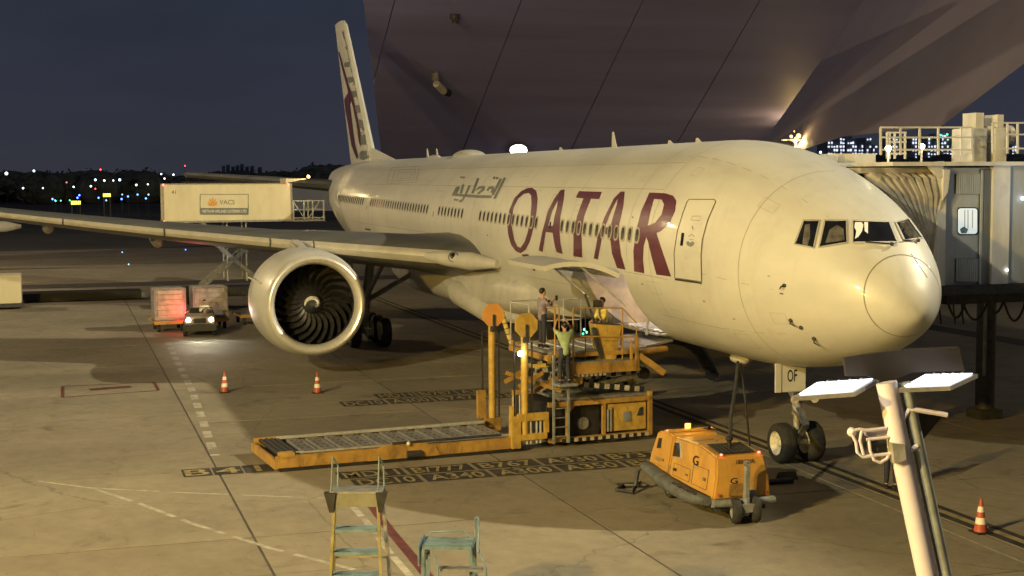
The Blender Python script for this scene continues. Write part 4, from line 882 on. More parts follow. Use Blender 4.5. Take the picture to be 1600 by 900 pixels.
lp('warning_tape', m_yel2, lambda q: (q.bb((7.4, -.02, 2.36), (7.8, .1, 2.46)),))
lp('cable', m_black, lambda q: q.tube([(8.3, -.1, 2.3), (8.9, -.16, 1.6), (9.3, -.15, 1.3)], .015, 6))

# three loader hands
A = LW(8.30, 1.35, 2.75)
person('person in a grey shirt and dark trousers raising a phone on the loader platform', A, TH+.15, ((.16, .20, 1.16), (.34, .07, 1.38)), ((.16, -.20, 1.16), (.33, -.06, 1.36)), *STAND, m_shirt, m_brownish if 'm_brownish' in globals() else m_navy, sleeves=.95)
B = LW(9.98, .78, 2.46)
person('person with black hair in a yellow safety vest standing at the loader console', B, TH+PI+.1, ((.10, .24, 1.14), (.32, .12, 1.08)), ((.10, -.24, 1.12), (.30, -.12, 1.06)), *STAND, m_vest, m_dkbrown if 'm_dkbrown' in globals() else m_navy, sleeves=.55)
C3 = LW(8.24, -.34, 1.92)
person('person in a pale green T-shirt seen from behind on the loader ladder', C3, TH+PI/2, ((.14, .27, 1.52), (.24, .16, 1.74)), ((.14, -.27, 1.52), (.24, -.16, 1.74)), ((.08, .12, .46), (.02, .13, .06)), ((.08, -.12, .46), (.02, -.13, .06)), m_green, m_navy, sleeves=.4)
lad = MB(); lad.bb((7.95, -.62, 1.86), (8.52, -.12, 1.92)); lad.build('ladder_landing', m_grey, LD)
ph = MB(); ph.box(A+Vector((math.cos(TH)*.46, math.sin(TH)*.46, 1.44)), (.02, .075, .15)); tag(ph.build('phone', m_black), 'small dark phone held up by the person on the loader platform', 'phone')

# ================================================================ CORRUGATED AIR HOSES
def hose(name, pts, r, label, ring_m, body_m):
    t = thing(name, label, 'air hose', pts[0]); P0 = Vector(pts[0]); P = []
    pts = [Vector(p)-P0 for p in pts]
    for a, b, c, d in zip([pts[0]]+pts[:-2], pts[:-1], pts[1:], pts[2:]+[pts[-1]]):
        for i in range(8):
            u = i/8; P.append(.5*((2*b)+(-a+c)*u+(2*a-5*b+4*c-d)*u*u+(-a+3*b-3*c+d)*u**3))
    P.append(pts[-1]); Q_ = [P[0]]
    for p in P[1:]:
        n = max(1, int((p-Q_[-1]).length/.09))
        q0 = Q_[-1]
        for i in range(n): Q_.append(q0.lerp(p, (i+1)/n))
    q = MB(); q.tube(Q_, [r*(1 if i % 2 else .86) for i in range(len(Q_))], 14); q.build('hose_body', body_m, t, smooth=True)
    q = MB()
    for i in range(3, len(Q_)-3, 3):
        d = (Q_[i+1]-Q_[i-1]).normalized(); q.lathe([(-.012, r*1.02), (.012, r*1.02)], Q_[i], d, 14)
    q.build('hose_ring', ring_m, t, kind='stuff'); return t
m_hy = mat('hose_yellow', (.66, .50, .12), .6, var=.12, scale=5)
hose('air_hose', [PL(783, 484, 0, 15), PL(788, 502, 0, 15), PL(795, 524, 0, 15), PL(803, 546, 0, 15)], .085, 'yellow corrugated hose slanting down behind the octagonal discs', m_black, m_hy)
hose('air_hose', [(15.2, 3.0, 1.0), (15.0, 2.2, 1.03), (15.0, 1.5, 1.02), (15.3, .9, .96)], .15, 'yellow corrugated hose lying level under the fuselage', m_black, m_hy)
hose('air_hose', [(19.5, 1.9, 2.0), (18.8, .6, 1.95), (18.2, -.9, 2.0), (18.4, -2.3, 1.9), (19.6, -3.6, 1.2), (20.2, -4.4, .25)], .24, 'thick dark corrugated hose curving beneath the belly', m_black, m_dark)
if 0: hose('air_hose', [(26.5, 5.4, .32), (25.2, 3.8, .36), (25.0, 2.2, .34), (26.0, .8, .36), (28.0, .2, .32)], .30, 'grey corrugated hose coiled on the ground under the wing', m_dark, m_rub)

# ================================================================ GROUND POWER UNIT
GP = thing('ground_power_unit', 'orange ground power unit with black roof grille and lit amber beacon', 'power unit', (2.2, 4.3, 0))
def gq(name, m, f, parent=GP, **k):
    q = MB(); f(q); q.v = [GZ(v) for v in q.v]; return q.build(name, m, parent, local=Matrix.Translation((2.2, 4.3, 0)), **k)
def GZ(v):
    x, y, z = v; f_ = .74-.035*(x-.5); return (.5+(x-.5)*1.07, y, .5+(z-.5)*f_ if z > .5 else z)
class MG(MB):
    def build(s, *a, **k): s.v = [GZ(v) for v in s.v]; return MB.build(s, *a, **k)
YN, YF = 5.12, 3.66
def f(q):
    prof = [(.50, .50), (.48, 1.15), (.60, 1.80), (1.45, 2.02), (2.62, 2.06), (2.72, 2.02), (2.80, .62), (2.1, .60)]
    q.loft([[(x, YN-(.16*max(0, z-.5)/1.5), z) for x, z in prof], [(x, YF+(.16*max(0, z-.5)/1.5), z) for x, z in prof]])
gq('body', m_ora, f, bevel=.04, smooth=True)
def f(q):
    prof = [(2.84, .66), (2.76, 2.05), (3.0, 2.14), (3.62, 2.10), (3.86, 1.25), (3.92, .80), (3.8, .66)]
    q.loft([[(x, YN-(.12*max(0, z-.5)/1.5), z) for x, z in prof], [(x, YF+(.12*max(0, z-.5)/1.5), z) for x, z in prof]])
gq('front_cowl', m_ora, f, bevel=.04, smooth=True)
gq('roof_bar', m_ora, lambda q: q.bb((2.98, YF+.1, 2.13), (3.25, YN-.1, 2.22)), bevel=.02)
gq('window', m_glassd, lambda q: q.prism([(2.30, YN-.108, 1.42), (2.72, YN-.112, 1.35), (2.68, YN-.148, 1.86), (2.42, YN-.148, 1.88)], (0, .025, 0)))
gq('window_frame', m_lsteel, lambda q: (q.beam((2.28, YN-.09, 1.40), (2.40, YN-.13, 1.90), .03), q.beam((2.30, YN-.095, 1.40), (2.74, YN-.095, 1.33), .03), q.beam((2.42, YN-.125, 1.90), (2.70, YN-.125, 1.88), .03)))
gq('side_vent', m_black, lambda q: q.prism([(3.35, YN-.085, 1.5), (3.55, YN-.085, 1.45), (3.5, YN-.118, 1.85), (3.35, YN-.118, 1.87)], (0, .03, 0)))
gr = gq('roof_grille', m_black, lambda q: q.prism([(.70, YN-.30, 1.86), (1.38, YN-.30, 2.035), (1.38, YF+.30, 2.035), (.70, YF+.30, 1.86)], (0, 0, .012)))
for k in range(8):
    y = YF+.36+k*.112; gq('grille_slat', m_dark, lambda q: q.beam((.72, y, 1.885), (1.36, y, 2.052), .02, .02), gr)
gq('exhaust_stub', m_black, lambda q: (q.cyl((1.1, 4.4, 1.95), (1.1, 4.4, 2.22), .05, 10), q.ball((1.1, 4.4, 2.24), .09, 10, 8)))
gq('beacon', g_amber, lambda q: q.cyl((3.1, 4.45, 2.25), (3.1, 4.45, 2.42), .07, 14), smooth=True)
lamp('beacon_light', 'POINT', (3.3, 4.45, 2.05), 12, (1, .55, .12), .08)
gq('camera_pod', m_black, lambda q: q.cyl((3.0, 4.05, 2.26), (2.85, 4.0, 2.26), .06, 10))
for p in ((3.1, YN-.14, 2.2), (3.1, YF+.16, 2.2), (.62, YN-.27, 1.86), (.62, YF+.25, 1.86)): gq('marker_lamp', g_red, lambda q: q.ball(p, .035, 8, 6))
gq('roof_strip', m_cream, lambda q: q.bb((1.5, YN-.17, 2.045), (2.6, YN-.13, 2.07)))
gq('cheek_seam', m_seam, lambda q: (q.bb((2.79, YN-.03, .62), (2.81, YN-.015, 1.0)),))
t = MG(); lettering(t, 'G', (1.66, YN-.070, 1.34), (-.28, -.0, .0), (0, -.032, .32)); t.build('lettering', m_black, GP, local=Matrix.Translation((2.2, 4.3, 0)))
gq('letter_underline', m_wmark, lambda q: q.bb((1.36, YN-.072, 1.26), (1.64, YN-.05, 1.29)))
t = MG(); lettering(t, '180 KVA', (.535, YN-.60, 1.56), (0, -.46, 0), (.02, 0, .13)); t.build('lettering', m_black, GP, local=Matrix.Translation((2.2, 4.3, 0)))
t = MG(); lettering(t, '180', (3.55, YN+.0, 1.0), (-.26, 0, 0), (0, -.01, .16)); t.build('lettering', m_seam, GP, local=Matrix.Translation((2.2, 4.3, 0)))
t = MG(); lettering(t, 'G', (.475, YN-.42, .98), (0, -.18, 0), (0, 0, .18)); t.build('lettering', m_black, GP, local=Matrix.Translation((2.2, 4.3, 0)))
for x_, z_, dx_, dz_ in ((.85, .72, .75, .62), (1.72, .72, .85, .42), (3.02, .85, .62, .5)):
    def f(q):
        for a, b in (((0, 0), (1, 0)), ((1, 0), (1, 1)), ((1, 1), (0, 1)), ((0, 1), (0, 0))):
            P_ = lambda u: Vector((x_+dx_*u[0], YN-(.16*max(0, z_+dz_*u[1]-.5)/1.5)+.004, z_+dz_*u[1])); q.beam(P_(a), P_(b), .012, .012)
    gq('hatch_seam', m_dseam, f); gq('hatch_latch', m_steel, lambda q: q.bb((x_+dx_*.1, YN-.02, z_+dz_*.45), (x_+dx_*.17, YN+.012, z_+dz_*.6)))
for k in range(6): gq('vent_slat', m_dark, lambda q: q.beam((.535, YF+.30+k*.06, .95), (.56, YF+.30+k*.06, 1.32), .022, .015))
for y_ in (YF+.14, YN-.14): gq('tail_lamp', m_red, lambda q: q.cyl((.46, y_, .66), (.49, y_, .66), .045, 10))
gq('roof_seam', m_dseam, lambda q: (q.bb((2.0, YF+.16, 2.028), (2.012, YN-.16, 2.046)),))
gq('lifting_lug', m_steel, lambda q: q.lathe([(-.015, .05), (.015, .05), (.015, .03), (-.015, .03)], (1.75, 4.4, 2.08), (0, 1, 0), 12, True))
gq('kick_plate', m_dark, lambda q: q.bb((.6, YN-.01, .52), (2.7, YN+.008, .60)))
gq('fuel_cap', m_dark, lambda q: q.cyl((2.45, YN-.03, .95), (2.45, YN+.02, .95), .05, 10))
gq('rear_panel', m_yel, lambda q: q.bb((.455, YN-.75, .60), (.49, YN-.38, .98)), bevel=.01)
gq('rear_box', m_grey, lambda q: (q.bb((.38, YN-.98, .55), (.50, YN-.80, .78)),))
gq('bumper', m_grey, lambda q: (q.tube([(.42, YN+.02, .46), (.36, 4.37, .44), (.42, YF-.02, .46)], .09, 10), q.bb((.5, YF, .34), (3.7, YN, .52))), smooth=False)
gq('chassis', m_dark, lambda q: q.bb((.55, YF+.12, .22), (3.6, YN-.1, .36)))
gq('hose_tray', m_rub, lambda q: q.tube([(.55, YN+.12, .50), (1.4, YN+.14, .42), (2.6, YN+.15, .50), (3.75, YN+.12, .70)], [.12, .18, .21, .19], 16), smooth=True)
gq('coiled_cable', m_dark, lambda q: q.tube([(3.7, YN+.1, .8), (3.85, YN+.3, .5), (3.75, YN+.42, .12), (3.5, YN+.6, .05), (3.9, YN+.85, .05), (4.3, YN+.5, .05), (4.1, YN+.2, .06), (3.8, YN+.25, .2)], .05, 8), smooth=True)
gq('cable_bundle', m_dark, lambda q: [q.tube([(2.0-.35*k, YN+.25, .62), (1.8-.35*k, YN+.33, .72), (1.6-.35*k, YN+.22, .60)], .035, 6) for k in range(3)], kind='stuff')
gq('tow_bar', m_grey, lambda q: (q.beam((.28, 4.42, .25), (.22, 4.42, 1.56), .09, .12), q.lathe([(-.025, .085), (.025, .085), (.025, .05), (-.025, .05)], (.22, 4.42, 1.64), (1, 0, .1), 14, True)))
gq('steering_plate', m_grey, lambda q: (q.bb((.1, 4.22, .28), (.5, 4.62, .46)), q.cyl((.25, 4.42, .2), (.25, 4.42, .6), .08, 10)))
TS = Matrix.Translation((2.2, 4.3, 0))
def wheel2(parent, c, r, w, axis, org, rim=m_rim):
    a = Vector(axis).normalized(); t = MB(); t.lathe([(-w*.5, r*.60), (-w*.5, r*.80), (-w*.44, r*.92), (-w*.2, r), (w*.2, r), (w*.44, r*.92), (w*.5, r*.80), (w*.5, r*.60)], c, a, 24); ty = t.build('tyre', m_tyre, parent, smooth=True, local=org)
    t = MB(); t.lathe([(-w*.44, r*.61), (-w*.3, r*.5), (-w*.25, 0)], c, a, 18); t.lathe([(w*.44, r*.61), (w*.3, r*.5), (w*.25, 0)], c, a, 18); t.build('rim', rim, ty, smooth=True, local=org)
for c, ax in (((.28, 4.66, .29), (.25, 1, 0)), ((.28, 4.18, .29), (.25, 1, 0)), ((3.1, YN-.15, .29), (0, 1, 0)), ((3.1, YF+.15, .29), (0, 1, 0))): wheel2(GP, c, .29, .2, ax, TS, m_grey)
cb = MB(); cb.tube([PL(1140, 706, 0, 1.6), PL(1142, 650, 0, 3), PL(1150, 600, 0, 4.5), PL(1153, 566, 0, 6.2)], .045, 8); cb.tube([PL(1172, 700, 0, 2.6), PL(1166, 640, 0, 4.0), PL(1158, 568, 0, 6.2)], .026, 8)
tag(cb.build('power_cable', m_dark, smooth=True), 'black power cable hanging from the aircraft belly down to the orange unit', 'cable')

# ================================================================ WHEEL CHOCK, CONES
ch = MB(); ch.prism([(3.9, 1.05, 0), (4.25, 1.05, 0), (4.08, 1.05, .2)], (0, .5, 0)); ch = ch.build('wheel_chock', m_black, bevel=.02); tag(ch, 'black rubber chock lying behind the orange power unit', 'chock')
ch = MB(); q = G(1215, 756); ch.tube([(q.x, q.y+.3, .07), (q.x-.05, q.y-.4, .07)], .07, 10); tag(ch.build('cable_plug', m_dark, smooth=True), 'dark cable plug lying on the concrete near the nose wheels', 'plug')
m_cone = mat('cone_orange', (.42, .08, .04), .5, var=.1, scale=8)
def cone():
    t = thing('traffic_cone', '', 'traffic cone', group='traffic cones on the apron')
    q = MB(); q.bb((-.19, -.19, 0), (.19, .19, .035)); q.build('base', m_black, t, bevel=.01)
    def R(z): return .145-.12*z/.75
    q = MB(); q.lathe([(.035, R(0)), (.75, R(.75)), (.76, 0)], (0, 0, 0), (0, 0, 1), 24); q.build('cone_body', m_cone, t, smooth=True)
    for a, b in ((.2, .34), (.46, .58)):
        q = MB(); q.lathe([(a, R(a)+.008), (b, R(b)+.008)], (0, 0, 0), (0, 0, 1), 24); q.build('white_band', m_wmark_s2, t, smooth=True)
    return t
c0 = cone(); c0['label'] = 'orange and white traffic cone left of the other one, below the engine'; c0.location = G(351, 613)
for px, lb in (((496, 614), 'orange and white traffic cone at the edge of the engine shadow'), ((1532, 832), 'traffic cone standing on the dark centre line at lower right'), ):
    c = copy_tree(c0); c['label'] = lb; c.location = G(*px)

# ================================================================ CATERING TRUCK
CX = 57.4; CT = thing('catering_truck', 'catering truck with its cream box raised on crossed legs beside the rear door', 'truck', (58.6, 9.4, 0))
CM = Matrix.Translation((58.6, 9.4, 0))
def cq(name, m, f, parent=CT, **k):
    q = MB(); f(q); return q.build(name, m, parent, local=CM, **k)
y0, y1 = PL(455, 300, 0, CX).y, PL(255, 300, 0, CX).y; zt, zb = PL(255, 289, 0, CX).z, PL(257, 346, 0, CX).z
cq('box', m_cream, lambda q: q.bb((CX, y0, zb), (CX+2.5, y1, zt+.03)), bevel=.03)
cq('box_rim', m_alu, lambda q: (q.bb((CX-.02, y0-.02, zb-.1), (CX+2.5, y1+.03, zb)), q.bb((CX-.02, y1-.01, zb), (CX+.02, y1+.04, zt+.05)), q.bb((CX-.025, y0-.06, zb-.1), (CX+.03, y0+.02, zt+.05)), q.bb((CX-.02, y0, zt+.03), (CX+2.5, y1+.02, zt+.07))))
cp = lambda x, y, o=.006: Vector((CX-o, PL(x, y, 0, CX).y, PL(x, y, 0, CX).z))
def cpoly(name, pts, m, o, par):
    q = MB(); q.add([cp(x, y, o) for x, y in pts], [tuple(range(len(pts)))]); return q.build(name, m, par, local=CM)
sg = cpoly('company_sign', [(313, 303.5), (388, 303.5), (388, 335), (313, 335)], m_cream, .006, CT)
fr = MB()
for a, b in (((313, 303.5), (388, 303.5)), ((388, 303.5), (388, 335)), ((388, 335), (313, 335)), ((313, 335), (313, 303.5))): fr.beam(cp(*a, .008), cp(*b, .008), .03, .03)
fr.build('sign_border', m_greyp, sg, local=CM)
cpoly('sign_band', [(313.5, 325), (387.5, 325), (387.5, 334.5), (313.5, 334.5)], m_greyp, .012, sg)
t = MB(); lettering(t, 'VIETNAM AIRLINES CATERERS LTD', cp(316, 332.2, .018), cp(385, 332.2, .018)-cp(316, 332.2, .018), (0, 0, .17)); t.build('lettering', m_wmark_s2, sg, local=CM)
t = MB(); lettering(t, 'VACS', cp(343, 319.5, .012), cp(367, 319.5, .012)-cp(343, 319.5, .012), (0, 0, .28)); t.build('lettering', m_seam, sg, local=CM)
em = MB(); c = (332, 317)
for k in range(5):
    a = math.radians(-72+36*k); em.add([cp(c[0]+dx, c[1]+dy, .012+.001*k) for dx, dy in ((-1+3*math.sin(a)*0, 3), (math.sin(a-.16)*7.5, 2-math.cos(a-.16)*9), (math.sin(a)*8, 2-math.cos(a)*10.2), (math.sin(a+.16)*7.5, 2-math.cos(a+.16)*9), (1, 3))], [(0, 1, 2, 3, 4)])
em.add([cp(c[0]+x, c[1]+y, .011) for x, y in ((-9, 3), (-4, 5), (4, 5), (9, 3), (4, 1.5), (-4, 1.5))], [(0, 1, 2, 3, 4, 5)])
em.build('lotus_emblem', m_orasign, sg, local=CM)
t = MB(); lettering(t, '41', cp(268, 303, .01), cp(275, 303, .01)-cp(268, 303, .01), (0, 0, .22)); t.build('lettering', m_seam, CT, local=CM)
cq('awning', m_cream, lambda q: q.prism([(CX, y0+.3, zt+.07), (CX, y0-1.0, zt+.32), (CX, y0+.3, zt+.34)], (2.4, 0, 0)))
aw = PL(482, 276, 0, CX); cq('awning_lamp', g_amber, lambda q: q.ball((CX, aw.y+.02, aw.z), .10, 10, 8)); lamp('awning_light', 'POINT', (CX-.4, aw.y-.3, aw.z-.1), 90, (1, .75, .35), .15)
yf = 3.55
cq('front_platform', m_alu, lambda q: q.bb((CX, yf, zb-.12), (CX+2.2, y0-.06, zb-.02)))
for y in (y0-.12, y0-.75, y0-1.0, yf+.75, yf+.08): cq('rail_post', m_lsteel, lambda q: q.bb((CX-.02, y-.04, zb-.02), (CX+.04, y+.04, zb+1.15)))
for z in (zb+.1, zb+.6, zb+1.12): cq('rail_bar', m_lsteel, lambda q: q.bb((CX-.01, yf, z-.03), (CX+.03, y0-.06, z+.03)))
cq('rail_brace', m_lsteel, lambda q: (q.beam((CX, y0-.1, zb+1.1), (CX, y0-.75, zb+.1), .05), q.beam((CX, y0-1.7, zb+1.1), (CX, y0-1.05, zb+.1), .05)))
for dx in (0.15, 2.2):
    a, b = PL(342, 384, 0, CX), PL(415, 470, 0, CX); cq('scissor_leg', m_steel, lambda q: q.beam((CX+dx, a.y, a.z), (CX+dx, b.y, 1.3), .16, .20))
    a, b = PL(392, 384, 0, CX), PL(318, 478, 0, CX); cq('scissor_leg', m_steel, lambda q: q.beam((CX+dx+.17, a.y, a.z), (CX+dx+.17, b.y, 1.3), .16, .20))
    for px in (357, 387): a = PL(px, 390, 0, CX); cq('guide_leg', m_lsteel, lambda q: q.cyl((CX+dx+.4, a.y, 1.6), (CX+dx+.4, a.y, zb-.1), .06, 8))
    cq('scissor_leg', m_steel, lambda q: (q.beam((CX+dx, 10.9, zb-.1), (CX+dx, 8.2, 3.3), .14, .18),)); 
cq('chassis', m_dark, lambda q: q.bb((CX+.1, 4.6, .7), (CX+2.4, 12.6, 1.25)), bevel=.03)
cq('cab', m_cream, lambda q: q.prism([(CX+.1, 4.3, .6), (CX+.1, 4.3, 1.6), (CX+.1, 4.7, 2.4), (CX+.1, 6.2, 2.4), (CX+.1, 6.2, .6)], (2.3, 0, 0)), bevel=.05)
cq('cab_window', m_glassd, lambda q: q.prism([(CX+.08, 4.75, 1.65), (CX+.08, 4.95, 2.2), (CX+.08, 5.9, 2.2), (CX+.08, 5.9, 1.65)], (.03, 0, 0)))
for y in (5.4, 10.2, 11.3):
    for x in (CX+.25, CX+2.25): wheel2(CT, (x, y, .5), .5, .32, (1, 0, 0), CM)
for x, y in ((CX-.03, y1), (CX-.03, y0+.2)): cq('marker_lamp', g_red, lambda q: q.ball((x, y, zt), .06, 8, 6))
cq('marker_lamp', g_red, lambda q: q.ball((CX-.03, y1, zb), .04, 8, 6))

# ================================================================ TUG, DRIVER, DOLLIES AND CONTAINERS
HT = math.atan2(6.2, -71.6)
TG = thing('baggage_tug', 'small dark baggage tug with both headlights lit, driver aboard', 'tug', (44.0, 12.35, 0), HT)
def tq(name, m, f, **k): q = MB(); f(q); return q.build(name, m, TG, **k)
tq('body', mat('tug_paint', (.20, .17, .13), .4, var=.15, scale=4), lambda q: (q.prism([(-1.4, -.72, .35), (1.35, -.72, .35), (1.4, -.72, .75), (1.2, -.72, 1.0), (.3, -.72, 1.08), (.2, -.72, .8), (-.5, -.72, .8), (-.6, -.72, 1.05), (-1.4, -.72, 1.05)], (0, 1.44, 0)),), bevel=.05, smooth=True)
tq('bumper', m_dark, lambda q: q.bb((1.35, -.8, .28), (1.5, .8, .62)), bevel=.03)
tq('grille', m_black, lambda q: q.bb((1.36, -.3, .68), (1.42, .3, .9)))
tq('windscreen_frame', m_dark, lambda q: (q.tube([(.35, -.66, 1.05), (.25, -.62, 1.32), (.25, .62, 1.32), (.35, .66, 1.05)], .025, 6),))
tq('steering_wheel', m_black, lambda q: q.lathe([(-.015, .19), (.015, .19), (.015, .16), (-.015, .16)], (.05, .3, 1.12), (-.8, 0, .6), 16, True))
tq('seat', m_black, lambda q: (q.bb((-.55, -.5, .72), (-.1, .55, .84)), q.bb((-.62, -.5, .8), (-.5, .55, 1.25))), kind='stuff')
for s in (-.55, .55):
    tq('headlight', g_warm, lambda q: q.lathe([(0, .11), (.03, .09), (.05, 0)], (1.41, s, .84), (1, 0, 0), 14))
    c, sn = math.cos(HT), math.sin(HT); p = Vector((44.0+1.7*c-s*sn, 12.35+1.7*sn+s*c, .84)); d = Vector((c, sn, -.16))
    lamp('headlight_beam', 'SPOT', p, 260, (1, .88, .68), .06, target=p+d*5+Vector((0, -.6, 0)), cone=math.radians(62), blend=.8)
for x in (-.95, .95):
    for s in (-.7, .7): wheel(TG, (x, s, .3), .3, .22)
person('driver in a pale shirt seated on the baggage tug', TG.matrix_basis @ Vector((-.3, .25, .36)), HT, ((.18, .24, .72), (.36, .10, .78)), ((.16, -.22, .72), (.34, -.06, .78)), ((.42, .12, .52), (.5, .12, .16)), ((.42, -.12, .52), (.5, -.12, .16)), m_lshirt if 'm_lshirt' in globals() else m_wmark_s2, m_navy, sit=True, sleeves=.4)
lamp('rear_glow', 'POINT', (45.05, 13.0, 1.05), 60, (1, .06, .07), .12)
def dolly(x, y, rz, label, box=None, blabel=''):
    D = thing('baggage_dolly', label, 'dolly', (x, y, 0), rz, 'dollies pulled behind the tug')
    q = MB(); q.bb((-1.1, -.82, .42), (1.1, .82, .5)); q.bb((-1.15, -.85, .40), (-1.08, .85, .56)); q.bb((1.08, -.85, .40), (1.15, .85, .56)); q.build('bed', m_ora, D)
    for k in range(5): q = MB(); q.cyl((-.9+.45*k, -.75, .53), (-.9+.45*k, .75, .53), .04, 8); q.build('roller', m_steel, D)
    for a in (-.8, .8):
        for b in (-.6, .6): q = MB(); q.cyl((a, b-.07, .19), (a, b+.07, .19), .19, 14); q.build('wheel', m_tyre, D)
    if box:
        U = thing('cargo_container', blabel, 'container', (x, y, .572), rz, 'containers on the dollies')
        q = MB(); q.prism([(-.72, -.76, 0), (-.72, .55 if box == 2 else .78, 0), (-.72, .95 if box == 2 else .78, .45), (-.72, .95 if box == 2 else .78, 1.6), (-.72, -.76, 1.6)], (1.44, 0, 0)); q.build('shell', m_silver, U, bevel=.015)
        q = MB(); e = .74
        for a in (-.74,): q.bb((a-.02, -.8, -.0), (a+.02, -.72, 1.62)); q.bb((a-.02, .72 if box == 1 else .9, .45), (a+.02, .8 if box == 1 else .98, 1.62)); q.bb((a-.02, -.8, 1.56), (a+.02, .9, 1.63)); q.bb((a-.02, -.8, 0), (a+.02, .56, .07))
        q.build('edge_frame', m_alu, U)
        q = MB(); q.bb((-.745, -.6, .15), (-.73, .6, 1.5)); dr_ = q.build('door', m_silver if box == 2 else m_lred, U)
        q = MB()
        for k in range(5): q.bb((-.757, -.58, .25+.26*k), (-.746, .58, .28+.26*k))
        q.build('door_batten', m_steel, dr_, kind='stuff')
m_lred = mat('container_door_pale', (.46, .36, .30), .5, var=.18, scale=2)
dolly(46.4, 13.7, .06, 'orange-framed dolly carrying the left container', 1, 'silver cargo container glowing red near its foot, left of the tug')
dolly(46.9, 11.55, .06, 'dolly carrying the container behind the driver', 2, 'silver cargo container with a slanting lower corner, behind the driver')
dolly(48.4, 9.2, .1, 'empty roller dolly between the container and the engine')
dolly(50.3, 7.2, .1, 'empty roller dolly partly hidden by the engine')
U = thing('cargo_container', 'pale container at the far left edge of the picture, under the wing', 'container', (62.6, 22.3, 0)); q = MB(); q.bb((-1, -1.1, .35), (1, 1.5, 2.05)); q.build('shell', m_cream, U, bevel=.03); q = MB(); q.bb((-1.1, -1.2, .12), (1.1, 1.6, .34)); q.build('base', m_dark, U)
sb = MB(); sb.bb((66, 14, .05), (68.2, 23.5, .55)); tag(sb.build('belt_conveyor', m_black), 'long low black equipment lying left of the container train', 'conveyor')  # low black bar standing in for a long dark band

# ================================================================ JET BRIDGE
JB = thing('jet_bridge', 'grey and cream jet bridge docked at the far side of the nose, with roof railing', 'jet bridge', (6.5, -5.5, 0)); JM = Matrix.Translation((6.5, -5.5, 0))
def jq(name, m, f, parent=JB, **k):
    q = MB(); f(q); return q.build(name, m, parent, local=JM, **k)
XB = 4.8; jp = lambda x, y, X=XB: PL(x, y, 0, X)
def jbox(name, m, xa, ya, xb, yb, X0, X1, **k):
    a, b = jp(xa, ya, X0), jp(xb, yb, X0); return jq(name, m, lambda q: q.bb((X0, a.y, a.z), (X1, b.y, b.z)), **k)
jbox('cab_wall', m_brg, 1478, 262, 1551, 445, 4.9, 8.4)
jbox('corner_post', m_brw, 1466, 262, 1476, 447, 4.75, 5.0)
jbox('end_panel', m_brw, 1553, 259, 1575, 447, 4.72, 8.4)
jbox('side_wall', m_brg, 1576, 259, 1640, 447, 4.8, 8.2)
jbox('roof_slab', m_brw, 1395, 253, 1640, 258.5, 4.6, 8.6)
jq('cream_gusset', m_brw, lambda q: q.prism([jp(1446, 254, 4.7), jp(1475, 252, 4.7), jp(1473, 276, 4.7), jp(1468, 278, 4.7)], (.12, 0, 0)))
jq('cream_gusset', m_brw, lambda q: q.prism([jp(1475, 265, 4.66), jp(1485, 265, 4.66), jp(1481, 300, 4.66), jp(1473, 313, 4.66)], (.1, 0, 0)))
for ya, yb in ((272, 303), (404, 440)):
    back = jbox('louvre', m_dark, 1493, ya, 1531, yb, 4.88, 4.92)
    for k in range(11):
        x = 1494.5+k*3.4; a, b = jp(x, ya, 4.86), jp(x+1.9, yb, 4.86); jq('louvre_slat', m_brg, lambda q: q.bb((4.85, a.y, a.z), (4.88, b.y, b.z)), parent=back)
cs_ = jbox('shutter', m_dark, 1532, 264, 1550, 445, 4.86, 4.9)
for k in range(5): x = 1533+3.6*k; a, b = jp(x, 265, 4.84), jp(x+2, 444, 4.84); jq('shutter_slat', m_brg, lambda q: q.bb((4.82, a.y, a.z), (4.86, b.y, b.z)), parent=cs_)
# door window with rounded corners
rr = []
for cx, cy, a0 in ((1522.5, 330, -90), (1522.5, 361, 0), (1502.5, 361, 90), (1502.5, 330, 180)):
    for k in range(5): a = math.radians(a0+22.5*k); rr.append((cx+4.5*math.cos(a), cy+4.5*math.sin(a)))
wf_ = MB(); o1 = [jp(1512.5+(x-1512.5)*1.13, 345.5+(y-345.5)*1.09, 4.88) for x, y in rr]; wf_.prism(o1, (.04, 0, 0)); wfo = wf_.build('window_frame', m_black, JB, local=JM)
q = MB(); q.prism([jp(x, y, 4.85) for x, y in rr], (.03, 0, 0)); q.build('window_pane', g_win, wfo, local=JM)
q = MB()
for x in (1507, 1512, 1519): q.prism([jp(x, 328, 4.84), jp(x+1, 328, 4.84), jp(x+1, 356, 4.84), jp(x, 356, 4.84)], (.008, 0, 0))
q.build('window_reveal', m_lgrey, wfo, local=JM, kind='stuff')
q = MB(); q.prism([jp(1500, 358, 4.835), jp(1506, 354, 4.835), jp(1513, 358, 4.835), jp(1510, 364.5, 4.835), jp(1502, 364.5, 4.835)], (.008, 0, 0)); q.build('window_object', m_bluegrey, wfo, local=JM)
